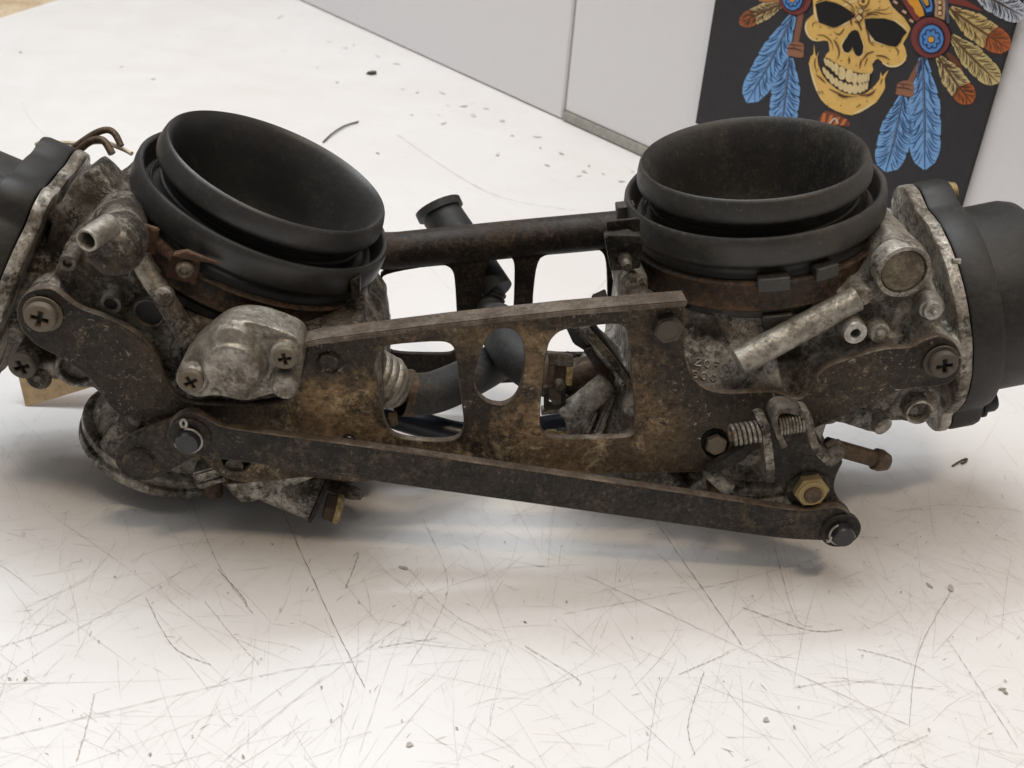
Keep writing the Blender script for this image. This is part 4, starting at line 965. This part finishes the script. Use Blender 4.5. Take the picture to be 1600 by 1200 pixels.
# ---- right throttle lever with springs, nut and bent tabs
rl = plate('throttle_lever', [[(1205, 668), (1245, 652), (1266, 662), (1284, 690), (1296, 712), (1320, 718), (1308, 740), (1302, 762), (1312, 784), (1330, 800), (1334, 826), (1312, 842), (1280, 830), (1252, 800), (1226, 772), (1208, 738), (1202, 700)]], -.0465, .0024, 'steel', root)
k = L(1264, 762, -.047, 1)
fast('hx', 'brass', 'brass_nut', 1265, 762, -.0475, 27, rl, FR, .0)
bm = bmesh.new(); lathe(bm, P(1265, 762, -.047), FR, [(15 * k, 0), (15 * k, .0032), (13 * k, .0038), (9 * k, .0040)], 20); obj('shaft_end', bm, 'bronze', rl)
bm = bmesh.new(); lathe(bm, P(1262, 764, -.0465), FR, [(34 * k, -.001), (34 * k, .0006), (31 * k, .0010)], 28); obj('washer', bm, 'steel', rl)
def coil(name, a, b, r, wire, turns, mat, parent, n=160):
    a, b = Vector(a), Vector(b); x, y, z = basis(b - a); ln = (b - a).length
    bm = bmesh.new(); tube(bm, [a + z * (ln * i / n) + (x * cos(2 * pi * turns * i / n) + y * sin(2 * pi * turns * i / n)) * r for i in range(n + 1)], wire, 8); return obj(name, bm, mat, parent)
k = L(1160, 680, -.052, 1)
coil('coil_spring', P(1143, 680, -.0515), P(1190, 673, -.0515), 15 * k, 3.0 * k, 6.3, 'spring', rl)
bm = bmesh.new(); cyl(bm, P(1138, 681, -.0515), P(1212, 668, -.0515), 9 * k, 9 * k, 16); obj('adjuster_screw', bm, 'bronze', rl)
bm = bmesh.new(); a, b = P(1190, 672, -.0515), P(1210, 668, -.0515); tube(bm, [a.lerp(b, i / 40) for i in range(41)], 12 * k, 14, True, lambda u: 1 + .12 * sin(u * 2 * pi * 6)); obj('adjuster_thread', bm, 'screw', rl)
coil('coil_spring', P(1215, 663, -.0530), P(1256, 657, -.0530), 16 * k, 2.2 * k, 8.3, 'spring', rl)
bm = bmesh.new(); cyl(bm, P(1212, 664, -.0530), P(1258, 657, -.0530), 12 * k, 12 * k, 16); obj('spring_core', bm, 'hole', rl)
def strap(name, path, wid, th, mat, parent):
    "flat strap following a path; wide along depth"
    bm = bmesh.new(); path = spline(path, 5); cols = []
    for i, p in enumerate(path):
        t = (path[min(i + 1, len(path) - 1)] - path[max(i - 1, 0)]).normalized(); nn = t.cross(FR).normalized()
        cols.append([bm.verts.new(p + nn * (th / 2 * s1) + FR * (wid / 2 * s2)) for s1, s2 in ((1, 1), (1, -1), (-1, -1), (-1, 1))])
    for c0, c1 in zip(cols, cols[1:]):
        for j in range(4): bm.faces.new((c0[j], c1[j], c1[(j + 1) % 4], c0[(j + 1) % 4]))
    bm.faces.new(cols[0]); bm.faces.new(cols[-1][::-1])
    bmesh.ops.recalc_face_normals(bm, faces=bm.faces)
    return obj(name, bm, mat, parent, 40)
strap('bent_tab', [P(1183, 655, -.0510), P(1191, 655, -.0510), P(1196, 690, -.0505), P(1200, 725, -.0500), P(1199, 744, -.0490)], .0060, 13 * k, 'alu_dirty', rl)
strap('bent_strap', [P(1222, 690, -.0505), P(1212, 668, -.0520), P(1206, 648, -.0525), P(1213, 634, -.0525), P(1232, 633, -.0520), P(1250, 640, -.0515), P(1260, 655, -.0510)], .0060, 9 * k, 'screw', rl)
strap('bent_tab', [P(1248, 640, -.0530), P(1258, 644, -.0530), P(1264, 672, -.0525), P(1272, 694, -.0520), P(1284, 708, -.0510), P(1290, 712, -.0495)], .0050, 12 * k, 'alu_dirty', rl)
solid('bent_tab', [(1288, 722), (1290, 704), (1310, 692), (1322, 698), (1324, 712), (1312, 726), (1296, 734)], -.0490, -.0455, 'screw', rl, .0008)
solid('stop_arm', [(1100, 735), (1150, 705), (1176, 690), (1180, 700), (1160, 722), (1115, 742)], -.0440, -.0415, 'steel', rl)
solid('stop_bracket', [(1100, 745), (1118, 738), (1150, 760), (1138, 774), (1126, 770)], -.030, -.022, 'alu', rl)
solid('stop_bracket', [(1112, 760), (1134, 772), (1128, 786), (1108, 772)], -.024, -.018, 'bronze', rl)

# ---- hoses, unions and clips between the two bodies
def part(name): return name
k = L(680, 340, .070, 1)
bm = bmesh.new(); tube(bm, spline([P(690, 335, .062), P(715, 368, .055), P(748, 415, .046), P(778, 456, .038)], 8), 34 * k * .93, 24, True, lambda u: 1 - .22 * u); vh = obj('vent_hose', bm, 'hose', root)
bm = bmesh.new(); tube(bm, [P(684, 322, .064), P(689, 333, .0625)], 37 * k, 24); obj('hose_lip', bm, 'hose', vh)
k = L(770, 460, .03, 1)
bm = bmesh.new(); tube(bm, spline([P(770, 455, .040), P(766, 478, .036), P(770, 500, .028), P(785, 530, .016)], 10), 22 * k, 20, True, lambda u: 1 + .05 * (1 if (u * 9) % 1 > .5 else -1)); obj('ribbed_pipe', bm, 'hose', vh)
k = L(800, 560, .0, 1)
bm = bmesh.new(); tube(bm, spline([P(775, 500, .024), P(788, 528, .012), P(812, 560, .000), P(848, 584, -.005), P(880, 590, -.008)], 10), 35 * k, 28, True, lambda u: .92 + .1 * sin(pi * u)); obj('elbow_hose', bm, 'hose', vh)
bm = bmesh.new(); tube(bm, spline([P(632, 615, -.010), P(670, 615, -.008), P(712, 600, .000), P(748, 582, .010), P(778, 565, .020)], 10), 33 * k, 24); obj('branch_hose', bm, 'hose', vh)
def clip(px, py, d, axis, r, w, mat, par, tang):
    bm = bmesh.new(); lathe(bm, P(px, py, d) - Vector(axis).normalized() * w / 2, axis, [(r * .96, 0), (r * 1.04, 0), (r * 1.04, w), (r * .96, w)], 32, closed=True)
    o = obj('hose_clip', bm, mat, par)
    for q in tang: solid('clip_tang', q, d - r * 1.15, d - r * .98, mat, o, .0002)
    return o
ax = P(660, 615, -.008) - P(632, 615, -.010)
clip(634, 614, -.0095, ax, 35 * k, 20 * k, 'bronze', vh, [[(606, 645), (620, 645), (622, 664), (614, 668), (608, 664)]])
# ridged brass union on the left
a, b = P(577, 585, -.014), P(628, 612, -.011); ax = b - a
bm = bmesh.new(); tube(bm, [a.lerp(b, i / 50) for i in range(51)], 41 * k, 28, True, lambda u: (1 + .05 * abs(sin(u * pi * 5))) * (1 - .38 * max(0, u - .55) / .45)); obj('ridged_union', bm, 'alu_clean', vh)
# right clip and fuel rail piece
ax = P(905, 585, -.012) - P(870, 592, -.008)
clip(880, 590, -.0085, ax, 37 * k, 30 * k, 'bronze', vh, [[(866, 566), (884, 564), (886, 600), (878, 608), (866, 606)]])
bm = bmesh.new(); tube(bm, [P(880, 590, -.0085), P(960, 576, -.012)], 27 * k, 20); obj('outlet_stub', bm, 'bronze', vh)
solid('clip_frame', [(850, 606), (858, 606), (858, 632), (880, 634), (880, 640), (850, 640)], -.022, -.020, 'steel', vh, .0002)
solid('clip_frame', [(876, 606), (884, 606), (884, 640), (877, 640)], -.022, -.020, 'steel', vh, .0002)
solid('clip_frame', [(846, 642), (884, 636), (886, 644), (846, 650)], -.021, -.018, 'alu_dirty', vh, .0002)
solid('seam_plate', [(908, 516), (918, 512), (960, 560), (990, 605), (985, 612), (955, 572)], -.026, -.0235, 'alu_dirty', body_r, .0003)
solid('gasket_edge', [(922, 508), (928, 506), (985, 590), (1000, 605), (996, 612), (975, 588)], -.024, -.021, 'hole', body_r, .0002)
solid('clip_plate', [(857, 552), (896, 557), (896, 574), (858, 571)], -.0245, -.0225, 'screw', vh, .0003)
solid('clip_leg', [(857, 570), (867, 571), (865, 606), (855, 606)], -.0242, -.0225, 'bronze', vh, .0002)
solid('clip_leg', [(886, 572), (896, 573), (893, 604), (884, 602)], -.0242, -.0225, 'brass', vh, .0002)
bm = bmesh.new(); kk = L(874, 601, -.025, 1); lathe(bm, P(874, 601, -.0235), FR, [(8 * kk, -.001), (8 * kk, .001), (6 * kk, .0016)], 16); obj('clip_screw', bm, 'screw', vh)
solid('diaphragm_edge', [(884, 512), (902, 508), (928, 545), (914, 549), (896, 538)], -.018, -.0155, 'cover', body_r, .0004)
solid('seam_plate', [(894, 513), (903, 510), (926, 536), (918, 541)], -.0195, -.0175, 'alu', body_r, .0003)
solid('seam_plate', [(906, 513), (922, 510), (950, 556), (940, 563)], -.0235, -.020, 'alu', body_r, .0003)
solid('lug_plate', [(912, 550), (924, 546), (940, 568), (930, 574)], -.022, -.020, 'steel', body_r, .0003)
for q, dd in (([(922, 692), (956, 614), (964, 616), (936, 694)], -.0205), ([(940, 694), (978, 640), (985, 646), (956, 696)], -.0215), ([(968, 600), (978, 598), (994, 655), (986, 664)], -.022), ([(905, 690), (930, 640), (936, 644), (916, 692)], -.0195)):
    solid('bowl_fin', q, dd, dd + .006, 'alu', body_r, .0006)
# black vinyl hose low down
k = L(660, 665, -.004, 1)
bm = bmesh.new(); tube(bm, spline([P(585, 640, .002), P(650, 661, .0), P(735, 680, .0), P(830, 672, .0), P(890, 662, -.002)], 10), 24 * k * .84, 20); fh = obj('fuel_hose', bm, 'hose_black', root)
bm = bmesh.new(); lathe(bm, P(853, 677, -.004), P(900, 676, -.006) - P(853, 677, -.004), [(7 * k, 0), (8 * k, .0005), (8 * k, .0036), (6 * k, .0038), (6 * k, .009)], 18); obj('hose_nipple', bm, 'brass', fh)

# drain screw on the left bowl, breather nipple by the right lever
a, b = P(504, 790, -.0358), P(536, 797, -.0358); k = L(515, 795, -.036, 1)
fast('hx', 'bronze', 'drain_screw', 0, 0, 0, 0, body_l, (b - a), .3, o=a + (b - a) * .25, r=23 * k)
bm = bmesh.new(); lathe(bm, a + (b - a) * .55, b - a, [(20 * k, 0), (24 * k, .0003), (24 * k, .0018), (18 * k, .0024)], 24); obj('drain_flange', bm, 'brass', body_l)
bm = bmesh.new(); lathe(bm, P(535, 765, -.026), Vector((1, -.3, -.1)), [(9 * k, -.004), (11 * k, 0), (12 * k, .003), (8 * k, .006)], 18); obj('casting_nub', bm, 'alu_dirty', body_l)
k = L(460, 750, -.035, 1)
bm = bmesh.new(); cyl(bm, P(410, 742, -.0335), P(496, 779, -.0355), 38 * k, 37 * k, 40)
prism(bm, pts([(352, 757), (362, 774), (374, 785), (392, 786), (432, 769), (504, 742), (498, 728), (464, 736), (436, 748), (398, 752)], -.0405), -.034)
bowl = cast('float_bowl', bm, 'alu', body_l, .00045, 2, .00012)
bm = bmesh.new(); a, b = P(496, 779, -.0355), P(508, 784, -.0358); lathe(bm, a, b - a, [(30 * k, 0), (40 * k, .0002), (40 * k, .0011), (30 * k, .0013)], 32); obj('bowl_washer', bm, 'steel', bowl)
prs = [[(298, 742), (345, 728), (352, 742), (306, 757)], [(304, 756), (352, 742), (356, 752), (310, 768)]]
for q in prs: solid('clamp_ridge', q, -.0355, -.028, 'alu', bowl, .0006)
bm = bmesh.new(); lathe(bm, P(334, 768, -.033), Vector((.2, -.5, -1)), [(14 * k, -.003), (15 * k, .001), (11 * k, .002)], 16); obj('bowl_screw', bm, 'bronze', body_l)
a, b = P(1318, 703, -.036), P(1385, 722, -.036); ax = b - a; k = L(1350, 712, -.036, 1); ln = ax.length
bm = bmesh.new(); lathe(bm, a - ax * .4, ax, [(13 * k, 0), (13 * k, ln * 1.08), (17 * k, ln * 1.12), (17.5 * k, ln * 1.25), (13 * k, ln * 1.42), (5 * k, ln * 1.43), (4 * k, ln * 1.36)], 24); obj('breather_nipple', bm, 'bronze', body_r)

# choke rod ends behind the left body
k = L(160, 215, .03, 1)
bm = bmesh.new(); tube(bm, spline([P(110, 236, .030), P(128, 222, .030), P(150, 208, .031), P(168, 203, .031), P(180, 210, .030), P(189, 228, .028)], 6), 5.5 * k, 12); cr = obj('choke_rod', bm, 'bronze', root)
bm = bmesh.new(); tube(bm, spline([P(118, 240, .024), P(136, 224, .024), P(152, 218, .024), P(164, 222, .023), P(175, 240, .021)], 6), 6 * k, 12); obj('rod_fork', bm, 'bronze', cr)
# cast letters on the left chamber
dl = on_skin(skin_l, .00005)
letters('VDJA0', 126, 296, 5.0, -3.6, 9, 6, dl, .00024, 'alu_dirty', body_l)
letters('S0611', 146, 305, 4.6, -3.4, 9, 7, dl, .00024, 'alu_dirty', body_l)

# ------------------------------------------------------------------ card tag with its string, loose bits
def to_world(v): return RZ @ v
t0 = G(40, 635); nrm = Vector((0, -1, .51)).normalized()
def T(px, py):
    q = ray(px, py); s = (t0 - CAMLOC).dot(nrm) / q.dot(nrm); return CAMLOC + q * s
bm = bmesh.new(); f = [bm.verts.new(T(*p)) for p in ((40, 636), (165, 598), (176, 275), (157, 253), (125, 265), (22, 560))]; g = [bm.verts.new(v.co - nrm * .0004) for v in f]
bm.faces.new(f); bm.faces.new(g[::-1]); bridge(bm, f, g)
tag = bpy.data.objects.new('card_tag', None); COL.objects.link(tag); tag.location = (0, 0, 0)
tag['label'] = 'brown card tag on a cream string leaning behind the left carburettor'; tag['category'] = 'tag'
obj('card', bm, 'kraft', tag)
bm = bmesh.new(); tube(bm, spline([T(150, 262) + Vector((0, -.002, .001)), to_world(P(60, 228, .034)), to_world(P(90, 223, .033)), to_world(P(125, 224, .031)), to_world(P(160, 222, .031)), to_world(P(190, 232, .030)), to_world(P(206, 240, .028))], 6), .0007, 8); obj('string', bm, 'string', tag)

bm = bmesh.new(); c = G(580, 116); v = [(-.003, -.0015), (.001, -.003), (.0035, .0005), (.001, .003), (-.002, .0022)]
top = [bm.verts.new(c + Vector((x, y, .0018 + .0006 * x / .003))) for x, y in v]; bot = [bm.verts.new(c + Vector((x * 1.1, y * 1.1, .0001))) for x, y in v]
bridge(bm, top, bot); bm.faces.new(top); bm.faces.new(bot)
o = obj('plastic_chip', bm, 'rubber'); o['label'] = 'small black chip lying on the table before the left wall panel'; o['category'] = 'chip'
bm = bmesh.new(); tube(bm, spline([G(505, 222, .0006), G(520, 208, .0012), G(538, 197, .0010), G(560, 190, .0008)], 6), .0005, 6)
o = obj('wire_bristle', bm, 'rubber'); o['label'] = 'dark curved bristle lying on the table behind the left funnel'; o['category'] = 'bristle'
bm = bmesh.new(); tube(bm, spline([G(1488, 728, .0004), G(1496, 723, .0006), G(1503, 719, .0006), G(1511, 717, .0004), G(1508, 722, .0004), G(1502, 724, .0005)], 5), .00035, 6)
o = obj('metal_shaving', bm, 'screw'); o['label'] = 'tiny curled metal shaving on the table right of the link bar end'; o['category'] = 'shaving'
